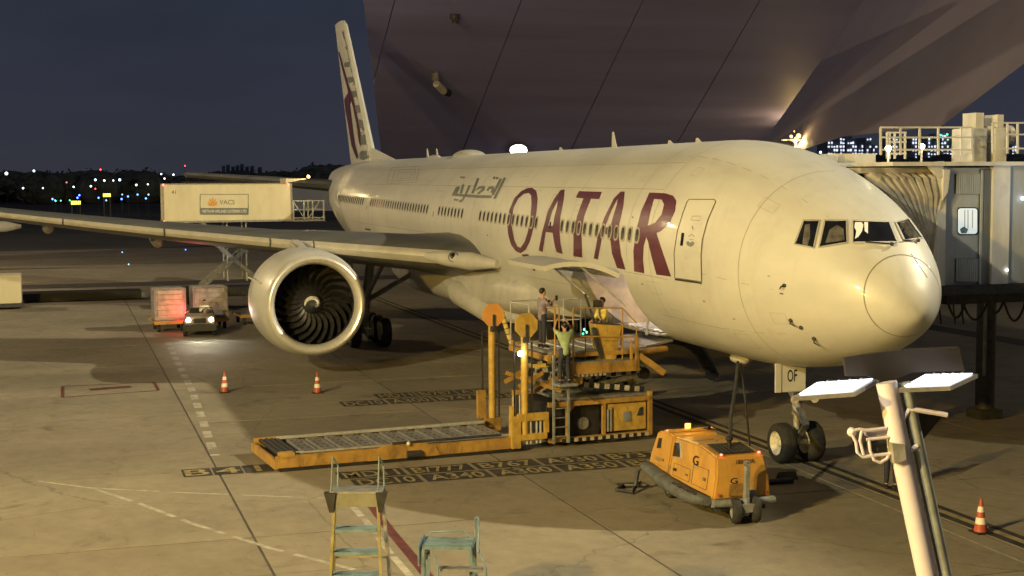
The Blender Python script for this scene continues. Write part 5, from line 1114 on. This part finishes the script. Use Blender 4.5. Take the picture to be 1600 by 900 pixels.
# bellows
jq('bellows_backing', m_dark, lambda q: q.prism([jp(1338, 262, 6.0), jp(1466, 262, 6.0), jp(1466, 445, 6.0), jp(1430, 445, 6.0)], (2.2, 0, 0)))
for k in range(9):
    t = k/8; a = jp(1352+13.2*k, 268+2*(k % 2), 5.2); a2 = jp(1368+12.2*k, 282, 5.0); b = jp(1408+6.6*k, 330, 5.0); c = jp(1438+3.4*k, 395, 5.05); d = jp(1449+2.0*k, 446, 5.2)
    q = MB(); pts = [a, a2, a2.lerp(b, .5)+Vector((-.04, -.02, 0)), b, b.lerp(c, .5)+Vector((-.02, -.03, 0)), c, d]; q.tube(pts, [.10, .17, .17, .16, .13, .10, .07], 10); q.v = [(5.15+(x-5.15)*1.3, y, z) for x, y, z in q.v]
    q.build('bellows_pleat', m_bel, JB, smooth=True, local=JM)
    q = MB(); q.prism([a+Vector((0, -.12, -.02)), a+Vector((0, .12, -.02)), a+Vector((3, .12, -.02)), a+Vector((3, -.12, -.02))], (0, 0, .08)); q.build('bellows_roof_pleat', m_bel, JB, local=JM)
jbox('bellows_canopy', m_bel, 1345, 262, 1466, 270, 5.0, 8.4)
jbox('roof_box', m_brw, 1309, 240, 1337, 258, 8.6, 9.6); jbox('roof_box', m_brw, 1338, 240, 1368, 256, 8.0, 9.0)
# roof railings
def jrail(name, xa, xb, ya, yb, X, posts, par=JB):
    for y in (ya, ya+(yb-ya)*.45, yb): a, b = jp(xa, y, X), jp(xb, y, X); jq('roof_rail', m_brw, lambda q: q.beam(a, b, .045, .045), parent=par)
    for x in posts: a, b = jp(x, ya, X), jp(x, yb+8, X); jq('rail_post', m_brw, lambda q: q.beam(a, b, .05, .05), parent=par)
jrail('', 1376, 1518, 199, 234, 5.2, (1376, 1407, 1437, 1466, 1502, 1518))
jrail('', 1551, 1640, 192, 232, 5.2, (1551, 1574, 1590, 1620))
jrail('', 1386, 1416, 207, 240, 8.2, (1386, 1390, 1398, 1414))
for xa, xb, yt in ((1521, 1542, 184), (1555, 1573, 187)):
    jbox('roof_unit', m_brw, xa, 200, xb, 254, 5.6, 6.6, bevel=.02); jbox('unit_cap', m_brw, xa+4, yt-8, xb-5, 200, 5.8, 6.4); jq('unit_fan', m_lgrey, lambda q: q.cyl(jp(xb, 210, 5.9), jp(xb, 210, 5.9)+Vector((0, -.12, 0)), .25, 16))
for x, y in ((1388, 232), (1440, 229)):
    p = jp(x, y, 6.2); jq('roof_lamp', g_warm, lambda q: q.ball(p, .085, 12, 8), smooth=True); jq('lamp_stem', m_brw, lambda q: q.cyl(p, (p.x, p.y, 8.05), .03, 8)); lamp('roof_lamp_light', 'POINT', p+Vector((-.3, 0, .1)), 9, (1, .85, .6), .1)
p = jp(1598, 310, 4.72); jq('wall_lamp', g_cool, lambda q: q.ball(p, .05, 10, 8)); lamp('wall_lamp_light', 'POINT', p+Vector((-1.6, .3, .2)), 36, (.85, .95, 1), .1); p = jp(1574, 422, 4.68); jq('wall_lamp', g_white, lambda q: q.ball(p, .028, 8, 6))
jbox('cab_floor', m_dark, 1462, 447, 1640, 456, 4.7, 8.6)
jbox('under_frame', m_dark, 1480, 456, 1640, 470, 5.2, 8.0)
for xa, xb, dy in ((1478, 1512, 42), (1500, 1548, 46), (1540, 1572, 34), (1566, 1606, 48)):
    a, b = jp(xa, 458, 5.4), jp(xb, 458, 5.4); q = MB(); q.tube([a.lerp(b, t)+Vector((0, 0, -4*dy/62*t*(1-t))) for t in [i/12 for i in range(13)]], .035, 8); q.build('hanging_cable', m_black, JB, smooth=True, local=JM)
for x in (1470, 1492, 1505): a = jp(x, 450, 5.6); jq('hanging_cable', m_black, lambda q: q.tube([a, a+Vector((0, .04, -.5)), a+Vector((0, -.03, -1.0))], .025, 6), smooth=True)
jq('support_column', m_dark, lambda q: (q.cyl((10.2, -9.1, .28), (10.2, -9.1, 4.6), .30, 20), q.bb((9.8, -9.5, .0), (10.6, -8.7, .3))), smooth=True)
jq('column_stripe', m_grey, lambda q: q.bb((9.80, -8.83, 1.4), (9.87, -8.75, 4.2)))
jq('tunnel', m_brg, lambda q: q.prism([(4.9, -8.1, 4.7), (8.1, -8.1, 4.7), (1.2, -27, 4.9), (-2.2, -26, 4.9)], (0, 0, 3.0)))

# unseen block added beyond the bridge to shade the apron around the nose
TP = thing('terminal_pier', 'tall plain terminal pier standing beyond the jet bridge', 'building', (10, -44, 0)); TPM = Matrix.Translation((10, -44, 0))
q = MB(); q.bb((-20, -48, 0), (40, -40, 34.4)); q.build('wall', m_brw, TP, local=TPM)  # wall, roof and windows here belong to the added shade block
q = MB(); q.bb((-20.4, -48.4, 34.4), (40.4, -39.6, 34.9)); q.build('roof', m_grey, TP, local=TPM)
w_ = None
for k in range(12):
    for j in range(4):
        if w_ is None: q = MB(); q.bb((-1.9, -.06, -1.1), (1.9, .04, 1.1)); w_ = q.build('window', m_glassd, TP); o = w_
        else: o = w_.copy(); COL.objects.link(o)
        o.location = (-27.4+k*5, 4.04, 6+j*7.5)
# person by the pole reflection
person('person in a yellow-green vest and dark trousers standing behind the leaning lamp pole', G(1392, 763), math.radians(150), ((.05, .26, 1.14), (.12, .22, .90)), ((.05, -.26, 1.14), (.12, -.22, .90)), *STAND, m_vest2 if 'm_vest2' in globals() else m_vest, m_navy)

# ================================================================ REFLECTION OF A LEANING LAMP POLE WITH TWO LIT PANELS, BUILT SOLID
S = 221.0; a = AD(1386, 602, S); b = AD(1450, 905, S); d = (b-a)/(a.z-b.z); foot = a+d*a.z
LP = thing('lamp_pole', 'leaning white pole carrying two bright flat light panels and clamped devices', 'lamp pole', foot); PM = Matrix.Translation(foot)
def pq(name, m, f, parent=LP, **k):
    q = MB(); f(q); return q.build(name, m, parent, local=PM, **k)
m_pole = mat('pole_white', (.50, .47, .60), .35, var=.06, scale=3, coat=.3); m_brown = mat('brown_housing', (.009, .006, .005), .6, var=.2, scale=5)
pq('pole', m_pole, lambda q: q.cyl(a-d*.02, foot, .074, 24), smooth=True)
pq('pole_conduit', m_grey, lambda q: q.cyl(a-d*.02+RT*.13, foot+RT*.13, .045, 12), smooth=True)
pq('pole_foot', m_grey, lambda q: q.cyl(foot, foot+Vector((0, 0, .06)), .3, 20))
def slab_px(q, pts, th, dd=0): q.prism([AD(x, y, S)+FW*dd for x, y in pts], FW*th)
P1 = [(1239.5, 620), (1335, 613), (1373, 592), (1272.5, 598.7)]; P2 = [(1404.5, 607), (1485, 603.5), (1528, 584), (1443, 586)]
def panel(P, lab):
    c = (sum(x for x, y in P)/4, sum(y for x, y in P)/4)
    # near edge (first two corners) closer than far edge
    V = [AD(*P[0], S+4), AD(*P[1], S+4), AD(*P[2], S-9), AD(*P[3], S-9)]; n = (V[1]-V[0]).cross(V[3]-V[0]).normalized(); n = n if n.z > 0 else -n
    fr_ = pq('panel_frame', m_alu, lambda q: q.prism(V, -n*.03)); cc = sum(V, Vector())/4
    W_ = [cc+(v-cc)*.86+n*.006+Vector((0, 0, 0)) for v in V]
    pq('lit_face', g_panel, lambda q: q.prism(W_, n*.006), parent=fr_, label=lab)
    for t_ in (.2, .4, .6, .8):
        A_, B_ = W_[0].lerp(W_[1], t_), W_[3].lerp(W_[2], t_); pq('panel_bar', m_alu, lambda q: q.beam(A_+n*.015, B_+n*.015, .004, .006), parent=fr_)
    lamp('panel_light', 'POINT', cc+n*.12-FW*.15, .35, (.9, .93, 1), .1)
panel(P1, 'white lit panel'); panel(P2, 'bluish lit panel')
pq('housing', m_brown, lambda q: slab_px(q, [(1335, 562), (1375, 556), (1440, 548), (1519, 545), (1529, 583), (1443, 586), (1404, 603), (1373, 592), (1338, 592)], .06, .30))
cl_ = pq('clamp', m_alu, lambda q: slab_px(q, [(1388, 690), (1408, 692), (1410, 716), (1392, 722)], .12, -.1))
cg = pq('device_case', m_pole, lambda q: slab_px(q, [(1352, 672), (1384, 669), (1386, 680), (1356, 683)], .09, .0))
pq('device_screen', m_dark, lambda q: slab_px(q, [(1357, 684), (1386, 681), (1388, 707), (1362, 709)], .07, .02), parent=cg)
def wires(lst, r):
    def f(q):
        for L in lst: q.tube([AD(x, y, S)-FW*.03 for x, y in L], r, 8)
    return f
pq('device_frame', m_pole, wires([[(1331, 672), (1342, 670), (1352, 672), (1384, 668)], [(1329, 676), (1336, 690), (1338, 706), (1346, 713), (1390, 708)], [(1345, 672), (1342, 688), (1348, 710)], [(1352, 686), (1390, 682)]], .012), parent=cg, smooth=True, kind='stuff')
pq('device_knob', m_pole, lambda q: q.ball(AD(1331, 675, S), .035, 10, 8), parent=cg)
pq('loose_cable', m_pole, wires([[(1356, 684), (1358, 703), (1364, 718), (1374, 722), (1384, 716), (1389, 706)]], .012), smooth=True)
mo_ = pq('monitor', m_brown, lambda q: slab_px(q, [(1422, 643), (1482, 650), (1478, 656), (1450, 690), (1428, 688), (1412, 680)], .10, .12))
pq('monitor_edge', m_pole, wires([[(1403, 676), (1408, 655), (1418, 640), (1430, 640), (1468, 646), (1478, 648)]], .018), parent=mo_, smooth=True)
pq('monitor_mount', m_pole, lambda q: slab_px(q, [(1402, 655), (1414, 644), (1421, 646), (1413, 679), (1403, 678)], .05, .05), parent=mo_)
pq('short_tube', m_pole, wires([[(1416, 704), (1432, 696)]], .022), smooth=True)

# ================================================================ PLATFORM LADDER AND SERVICE STEPS UNDER THE WINDOW
RH = Vector((RT.x, RT.y, 0)).normalized(); BH = Vector((-RH.y, RH.x, 0))
def frame_of(o, S_): 
    M = Matrix((RH, BH, Vector((0, 0, 1)))).transposed().to_4x4(); M.translation = o; return M
L0 = AD(557, 780, 103); L0.z = 0; LT = thing('platform_ladder', 'tall yellowish platform ladder with grey treads at the bottom of the picture', 'ladder', L0, math.atan2(RH.y, RH.x))
def yq(name, m, f, **k): q = MB(); f(q); return q.build(name, m, LT, **k)
m_lad = mat('ladder_yellow', (.26, .235, .12), .45, var=.15, scale=5, metal=.3)
for sx in (-1, 1):
    yq('front_leg', m_lad, lambda q: q.beam((sx*.46, -.55, 0), (sx*.33, -.05, 2.85), .07, .045)); yq('rear_leg', m_alu if sx > 0 else m_lad, lambda q: q.beam((sx*.52, .95, 0), (sx*.37, .28, 2.85), .05, .04))
    yq('hoop', m_bluegrey, lambda q: (q.tube([(sx*.36-.03, -.02, 2.85), (sx*.35, .0, 3.55), (sx*.35+.04, .30, 3.35), (sx*.36+.04, .3, 2.9)], .014, 6),), smooth=True)
    yq('corner_cap', m_black, lambda q: q.prism([(sx*.48, -.12, 3.02), (sx*.30, -.12, 3.02), (sx*.34, -.12, 2.72), (sx*.40, -.12, 2.72)], (0, .12, 0)))
yq('top_board', mat('board_grey', (.16, .16, .12), .6, var=.15), lambda q: q.bb((-.36, -.10, 2.80), (.36, -.04, 3.0)))
yq('platform', m_steel, lambda q: q.bb((-.40, -.08, 2.995), (.40, .36, 3.03)))
for k in range(8):
    z = 2.42-.335*k; y = -.05-.5*(2.85-z)/2.85; w = .33+.13*(2.85-z)/2.85; t_ = yq('tread', m_bluegrey, lambda q: q.prism([(-w+.03, y-.02, z), (w-.03, y-.02, z), (w-.03, y+.22, z), (-w+.03, y+.22, z)], (0, 0, .045)))
yq('cross_bar', m_lad, lambda q: [q.cyl((-.42, .55, z), (.42, .55, z), .014, 6) for z in (1.85, 1.0)], kind='stuff')
L1 = AD(700, 860, 88); L1.z = 0; L1 = L1+BH*.3; SP = thing('service_steps', 'blue-grey metal service steps with looped handrails at the bottom of the picture', 'service steps', L1, math.atan2(RH.y, RH.x)-.08)
def sq(name, m, f, **k): q = MB(); f(q); return q.build(name, m, SP, **k)
ZP = 1.16
sq('top_deck', m_bluegrey, lambda q: q.prism([(-.44, -.30, ZP), (.44, -.30, ZP), (.46, .42, ZP), (-.50, .42, ZP)], (0, 0, .05)))
for k in range(6): sq('deck_slat', m_bluegrey, lambda q: q.bb((-.42, -.26+k*.11, ZP+.05), (.43, -.20+k*.11, ZP+.062)))
for x in (-.42, .42):
    for y in (-.28, .40): sq('leg', m_bluegrey, lambda q: q.beam((x*1.08, y*1.1, 0), (x, y, ZP), .055, .055))
    for y in (-.1, .2): sq('leg_brace', m_bluegrey, lambda q: q.beam((x*1.04, y, .3), (x, y, ZP), .03, .03))
sq('side_panel', m_bluegrey, lambda q: q.prism([(-.52, -.30, ZP+.08), (-.52, .40, ZP+.10), (-.52, .40, ZP-.2), (-.52, -.30, ZP-.3)], (.03, 0, 0)))
def loop(pts): sq('handrail', m_bluegrey, lambda q: q.tube(pts, .018, 8), smooth=True)
loop([(-.42, .42, ZP), (-.38, .43, ZP+.14), (.22, .43, ZP+.16), (.32, .43, ZP+.04)]); loop([(.44, .40, ZP-.05), (.44, .41, ZP+.42), (.50, .35, ZP+.44), (.56, -.1, ZP+.30), (.56, -.28, ZP-.05)])
loop([(.56, -.2, ZP), (.72, -.5, ZP-.25), (.74, -.6, .5)]); loop([(-.22, -.32, ZP-.1), (-.12, -.6, ZP-.22), (-.10, -.7, .5)])
for k in range(4): sq('tread', m_steel, lambda q: q.bb((-.12, -.55-.2*k, ZP-.32-.28*k), (.66, -.33-.2*k, ZP-.28-.28*k)))
sq('switch_knob', m_black, lambda q: q.ball((-.34, -.34, ZP-.03), .045, 8, 6))

# ================================================================ REFLECTED CEILING: window reflection built as two solid sloping panelled planes
def plane3(p, q, r): n = (q-p).cross(r-p).normalized(); return p, n
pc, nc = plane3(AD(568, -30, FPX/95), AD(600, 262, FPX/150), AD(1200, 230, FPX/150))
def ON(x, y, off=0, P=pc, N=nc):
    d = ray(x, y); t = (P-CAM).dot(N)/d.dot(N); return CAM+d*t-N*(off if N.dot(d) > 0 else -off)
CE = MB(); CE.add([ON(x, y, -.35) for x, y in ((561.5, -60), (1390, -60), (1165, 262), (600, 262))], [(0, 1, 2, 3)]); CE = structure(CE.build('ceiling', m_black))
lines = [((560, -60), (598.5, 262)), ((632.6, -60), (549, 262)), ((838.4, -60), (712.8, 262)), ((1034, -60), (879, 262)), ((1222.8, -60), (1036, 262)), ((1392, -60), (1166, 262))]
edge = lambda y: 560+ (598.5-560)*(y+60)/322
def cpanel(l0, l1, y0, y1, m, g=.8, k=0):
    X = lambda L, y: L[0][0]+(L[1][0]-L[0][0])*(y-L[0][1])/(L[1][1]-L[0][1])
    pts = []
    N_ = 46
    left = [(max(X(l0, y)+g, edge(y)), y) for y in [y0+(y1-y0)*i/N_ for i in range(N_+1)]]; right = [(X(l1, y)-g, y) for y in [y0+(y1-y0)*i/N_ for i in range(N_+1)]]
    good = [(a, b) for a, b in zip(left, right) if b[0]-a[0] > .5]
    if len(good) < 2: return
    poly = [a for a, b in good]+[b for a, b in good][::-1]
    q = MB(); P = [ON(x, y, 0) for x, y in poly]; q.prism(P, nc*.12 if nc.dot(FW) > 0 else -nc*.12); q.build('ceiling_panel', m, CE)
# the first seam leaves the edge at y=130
for l0, l1, m in ((lines[0], lines[1], m_ceilrefl), (lines[1], lines[2], m_ceilrefl), (lines[2], lines[3], m_ceilrefl), (lines[3], lines[4], m_ceilrefl), (lines[4], lines[5], m_ceilrefl)):
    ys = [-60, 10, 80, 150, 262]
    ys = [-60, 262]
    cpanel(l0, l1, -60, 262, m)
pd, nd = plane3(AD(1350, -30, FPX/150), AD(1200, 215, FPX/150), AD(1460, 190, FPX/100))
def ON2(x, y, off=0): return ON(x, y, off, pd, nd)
q = MB(); q.prism([ON2(x, y, -.6) for x, y in ((1378, -60), (1760, -60), (1760, -40), (1460, 190), (1310, 207), (1230, 234), (1176, 236))], FW*.12); structure(q.build('ceiling_slope', m_ceilrefl2))
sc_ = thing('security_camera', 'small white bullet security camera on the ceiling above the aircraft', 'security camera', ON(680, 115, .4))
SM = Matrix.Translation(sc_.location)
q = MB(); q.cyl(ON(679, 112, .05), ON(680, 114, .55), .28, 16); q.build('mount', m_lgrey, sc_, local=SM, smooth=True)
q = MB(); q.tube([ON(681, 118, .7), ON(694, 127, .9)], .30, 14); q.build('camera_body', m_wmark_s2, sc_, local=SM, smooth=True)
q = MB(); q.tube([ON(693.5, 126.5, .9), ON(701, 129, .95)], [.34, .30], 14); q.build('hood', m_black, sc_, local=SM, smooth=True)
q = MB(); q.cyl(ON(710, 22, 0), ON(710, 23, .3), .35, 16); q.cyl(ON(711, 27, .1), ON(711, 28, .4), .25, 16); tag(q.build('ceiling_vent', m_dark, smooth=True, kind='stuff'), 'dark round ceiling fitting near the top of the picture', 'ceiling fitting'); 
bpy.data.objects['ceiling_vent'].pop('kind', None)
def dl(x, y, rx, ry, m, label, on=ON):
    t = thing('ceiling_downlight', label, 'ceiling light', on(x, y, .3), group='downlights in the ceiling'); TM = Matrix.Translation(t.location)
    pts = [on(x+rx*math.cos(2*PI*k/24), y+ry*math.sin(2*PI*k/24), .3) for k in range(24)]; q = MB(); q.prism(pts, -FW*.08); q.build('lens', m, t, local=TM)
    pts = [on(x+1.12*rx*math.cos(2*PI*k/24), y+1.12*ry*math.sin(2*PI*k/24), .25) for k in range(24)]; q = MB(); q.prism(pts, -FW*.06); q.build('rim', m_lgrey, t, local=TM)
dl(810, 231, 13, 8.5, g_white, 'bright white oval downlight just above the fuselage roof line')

# ================================================================ FAR SIDE: trees, town, masts, airfield lights
tr = MB(); rnd = random.Random(5)
for i in range(520):
    px = rnd.uniform(-120, 1720); X = rnd.uniform(430, 620); base = PL(px, 300, 0, X); d_ = (base-CAM).length
    top = 266+rnd.uniform(-3, 10) if px < 480 else (262+rnd.uniform(-8, 6) if px < 1000 else 240+rnd.uniform(-4, 14))
    if 260 < px < 330: top += 8
    zt_ = PL(px, top, 0, X).z; r = max(2.2, (zt_)*.42)
    for _ in range(3):
        c = Vector((X+rnd.uniform(-6, 6), base.y+rnd.uniform(-8, 8), zt_-r+rnd.uniform(-2, .4))); n_ = 26
        for j in range(n_):
            v = Vector((rnd.gauss(0, 1), rnd.gauss(0, 1), rnd.gauss(0, 1))).normalized()*r*rnd.uniform(.5, 1.05); p = c+v; s_ = rnd.uniform(.6, 1.5); u1 = Vector((rnd.gauss(0, 1), rnd.gauss(0, 1), rnd.gauss(0, 1))).normalized()*s_; u2 = Vector((rnd.gauss(0, 1), rnd.gauss(0, 1), rnd.gauss(0, 1))).normalized()*s_
            tr.add([p-u1, p+u2, p+u1], [(0, 1, 2)])
    tr.ball((X, base.y, zt_*.45), 1, 8, 6, (r*1.4, r*1.6, zt_*.5))
o = tr.build('treeline', m_tree); o['kind'] = 'stuff'; o['label'] = 'dark far-off line of trees along the horizon'; o['category'] = 'trees'
# town: slim tower blocks with lit windows
def tower(px, w, top, X, label):
    a = PL(px-w/2, top, 0, X); b = PL(px+w/2, 320, 0, X); t = thing('tower_block', label, 'building', (X, (a.y+b.y)/2, 0), group='lit tower blocks on the horizon'); TM = Matrix.Translation(t.location)
    q = MB(); q.bb((X, a.y, 0), (X+25, b.y, a.z)); q.build('wall', m_bldg, t, local=TM)
    q = MB(); z = 9
    while z < a.z-2:
        y = b.y+.5
        while y < a.y-.8:
            if rnd.random() < .62: q.bb((X-.6, y, z), (X-.1, y+rnd.uniform(1, 2.6), z+rnd.uniform(1.2, 2.6)))
            y += 3.6
        z += 4.2
    if q.v: q.build('lit_window', g_city, t, local=TM, kind='stuff')
L_ = [(352, 3, 261), (359, 3, 259), (367, 3, 262), (374, 3, 260), (381, 3, 258), (389, 3, 262), (397, 3, 261), (409, 3, 263), (1297, 6, 222), (1306, 5, 224), (1316, 5, 218), (1327, 6, 215), (1335, 5, 219), (1345, 5, 226), (1357, 6, 217), (1367, 5, 228), (1398, 6, 216), (1427, 8, 218), (1452, 7, 214), (1462, 6, 222), (1476, 9, 210), (1487, 7, 214), (1500, 7, 219), (1509, 6, 222), (1586, 8, 228)]
for i, (px, w, top) in enumerate(L_): tower(px, w, top-2, 1500 if px < 1000 else 1400, 'narrow lit tower block far off on the horizon '+('left of the tail fin' if px < 1000 else 'above and right of the nose'))
# reflected planes must not hide the town on the right: the town there is seen below the sloping planes
def fl(name, px, py, r, m, label, cat, group, X=None, gz=None):
    """a lamp on its own slim pole, standing on the field"""
    X = X or 380; p = PL(px, py, 0, X); t = thing(name, label, cat, (p.x, p.y, 0), group=group); TM = Matrix.Translation(t.location); q = MB(); R_ = r*.55*(p-CAM).length/FPX
    q.ball(p, R_, 10, 6); q.build('lamp_head', m, t, local=TM, smooth=True)
    q = MB(); q.cyl((p.x, p.y, 0), (p.x, p.y, p.z-R_*.6), max(.03, R_*.12), 6); q.build('pole', m_black, t, local=TM)
for px, py, r in ((10, 271, 4.2), (53, 267, 3), (36, 294, 2.6), (67, 294, 2), (115, 292, 2.4), (149, 281, 3.1), (163, 282, 2.8), (177, 282, 2.2), (187, 281, 3.4), (142, 291, 2.6), (213, 289, 2.8), (231, 288, 2.2), (252, 272, 2.3), (271, 273, 2.6), (257, 279, 2.3), (278, 288, 2.2), (313, 278, 2), (505, 283, 1.4)):
    fl('floodlight', px, py, r, g_cool, 'distant white lamp on a pole at the far side of the airfield', 'lamp', 'distant white lamps', X=330)
for px, py, r in ((82, 311, 2.6), (86, 313, 2), (121, 309, 2.4), (124, 305, 2.4), (154, 309, 2.4), (166, 313, 2.2), (191, 304, 2), (190, 311, 2.6), (200, 307, 2.4), (215, 304, 2.4), (228, 310, 2.6), (232, 304, 2.4)):
    fl('taxiway_light', px, py, r, g_blue, 'small blue taxiway light on the dark far field', 'airfield light', 'blue taxiway lights', X=200)
for px, py in ((191, 395), (201, 414), (290, 391)):
    p = G(px, py); t = thing('taxiway_light', 'small blue light set in the ground behind the wing', 'airfield light', p, group='blue lights set in the apron'); q = MB(); q.ball((0, 0, .06), .06, 8, 6); q.build('lamp_head', g_blue, t)
for px, py in ((87, 314), (95, 313.5), (109, 313)): fl('runway_light', px, py, 1.8, g_green, 'small green airfield light beside the blue ones', 'airfield light', 'green airfield lights', X=200)
for px, py, r in ((157, 265, 2.2), (149, 295, 1.8), (289, 259, 1.6), (104, 285, 1.7)): fl('obstruction_light', px, py, r, g_red, 'small red warning lamp on the far horizon', 'warning lamp', 'red warning lamps', X=330)
for a_, b_, m in (((111, 314), (126, 319.5), g_sign), ((161, 302.5), (173, 307.5), g_sign)):
    X = 200; p, q_ = PL(*a_, 0, X), PL(*b_, 0, X); t = thing('taxiway_sign', 'lit yellow taxiway sign, '+('the nearer and lower of the two' if a_[0] < 150 else 'the farther one beside a pink light'), 'airfield sign', (X, p.y, 0)); TM = Matrix.Translation(t.location)
    q = MB(); q.bb((X, p.y, p.z), (X+.2, q_.y, q_.z)); q.build('face', m, t, local=TM); q = MB(); q.bb((X+.05, p.y, 0), (X+.15, p.y-.2, q_.z)); q.bb((X+.05, q_.y+.2, 0), (X+.15, q_.y, q_.z)); q.build('post', m_black, t, local=TM)
# big amber flood mast behind the nose
X = 96; p = PL(1243, 214, 0, X); FM = thing('flood_mast', 'tall amber floodlight mast glowing behind the aircraft nose', 'floodlight mast', (p.x, p.y, 0)); TM = Matrix.Translation(FM.location)
q = MB(); q.cyl((p.x, p.y, 0), (p.x, p.y, p.z), .22, 10, .12); q.beam((p.x, p.y-1.6, p.z-.3), (p.x, p.y+1.6, p.z-.3), .2); q.build('pole', m_grey, FM, local=TM)
for dx, dy, r in ((-6, 0, 3.6), (5.5, -1, 5.2), (0, 8, 4.2), (18, -1, 2.2), (-1, -8, 1.6), (-10, 16, 2.2), (0, 18, 3.2)):
    c = PL(1242+dx, 213+dy, 0, X-.6); q = MB(); q.ball(c, r*.7*128/FPX, 12, 8); q.build('lamp', g_mast, FM, local=TM, smooth=True)
lamp('flood_mast_light', 'POINT', (X-1.0, p.y, p.z-.5), 900, (1, .66, .22), .3)
fl('floodlight', 1282, 238, 3.4, g_cool, 'flat white lamp low on the horizon above the nose', 'lamp', 'distant white lamps', X=300)
for px, py in ((1470, 211), (1480, 210), (1492, 212)): fl('rooftop_sign_lamp', px, py, 2.6, g_green, 'green-lit rooftop lettering seen through the bridge railing', 'sign', 'green rooftop lights', X=1390)
# low terminal roof line far left
tb = MB(); a = PL(287, 279, 0, 300); 
o = thing('far_building', 'long low building with a pale roof edge behind the catering truck', 'building', (300, a.y, 0)); TM = Matrix.Translation(o.location)
q = MB(); q.bb((300, PL(283, 280, 0, 300).y, 0), (330, PL(520, 280, 0, 300).y, PL(300, 286, 0, 300).z)); q.build('wall', m_bldg, o, local=TM); q = MB(); q.bb((299, PL(283, 280, 0, 300).y, PL(300, 286, 0, 300).z), (331, PL(520, 280, 0, 300).y, PL(300, 284, 0, 300).z+.0)); q.build('roof', m_conc, o, local=TM)
# another aircraft's pale body at the far left
o = thing('parked_aircraft', 'pale rear of another parked aircraft at the left edge', 'aircraft', (150, 52, 0)); TM = Matrix.Translation(o.location)
c = PL(10, 354, 0, 100); o.location = (c.x, c.y, 0); TM = Matrix.Translation(o.location)
q = MB(); q.tube([(c.x, c.y-1.2, c.z), (c.x, c.y, c.z), (c.x, c.y+4, c.z+.1), (c.x, c.y+14, c.z+.2)], [.15, .45, .65, .7], 14); q.build('fuselage', m_fair, o, local=TM, smooth=True); q = MB(); q.cyl((c.x, c.y+3, 0), (c.x, c.y+3, c.z), .12, 8); q.build('gear_leg', m_dark, o, local=TM)
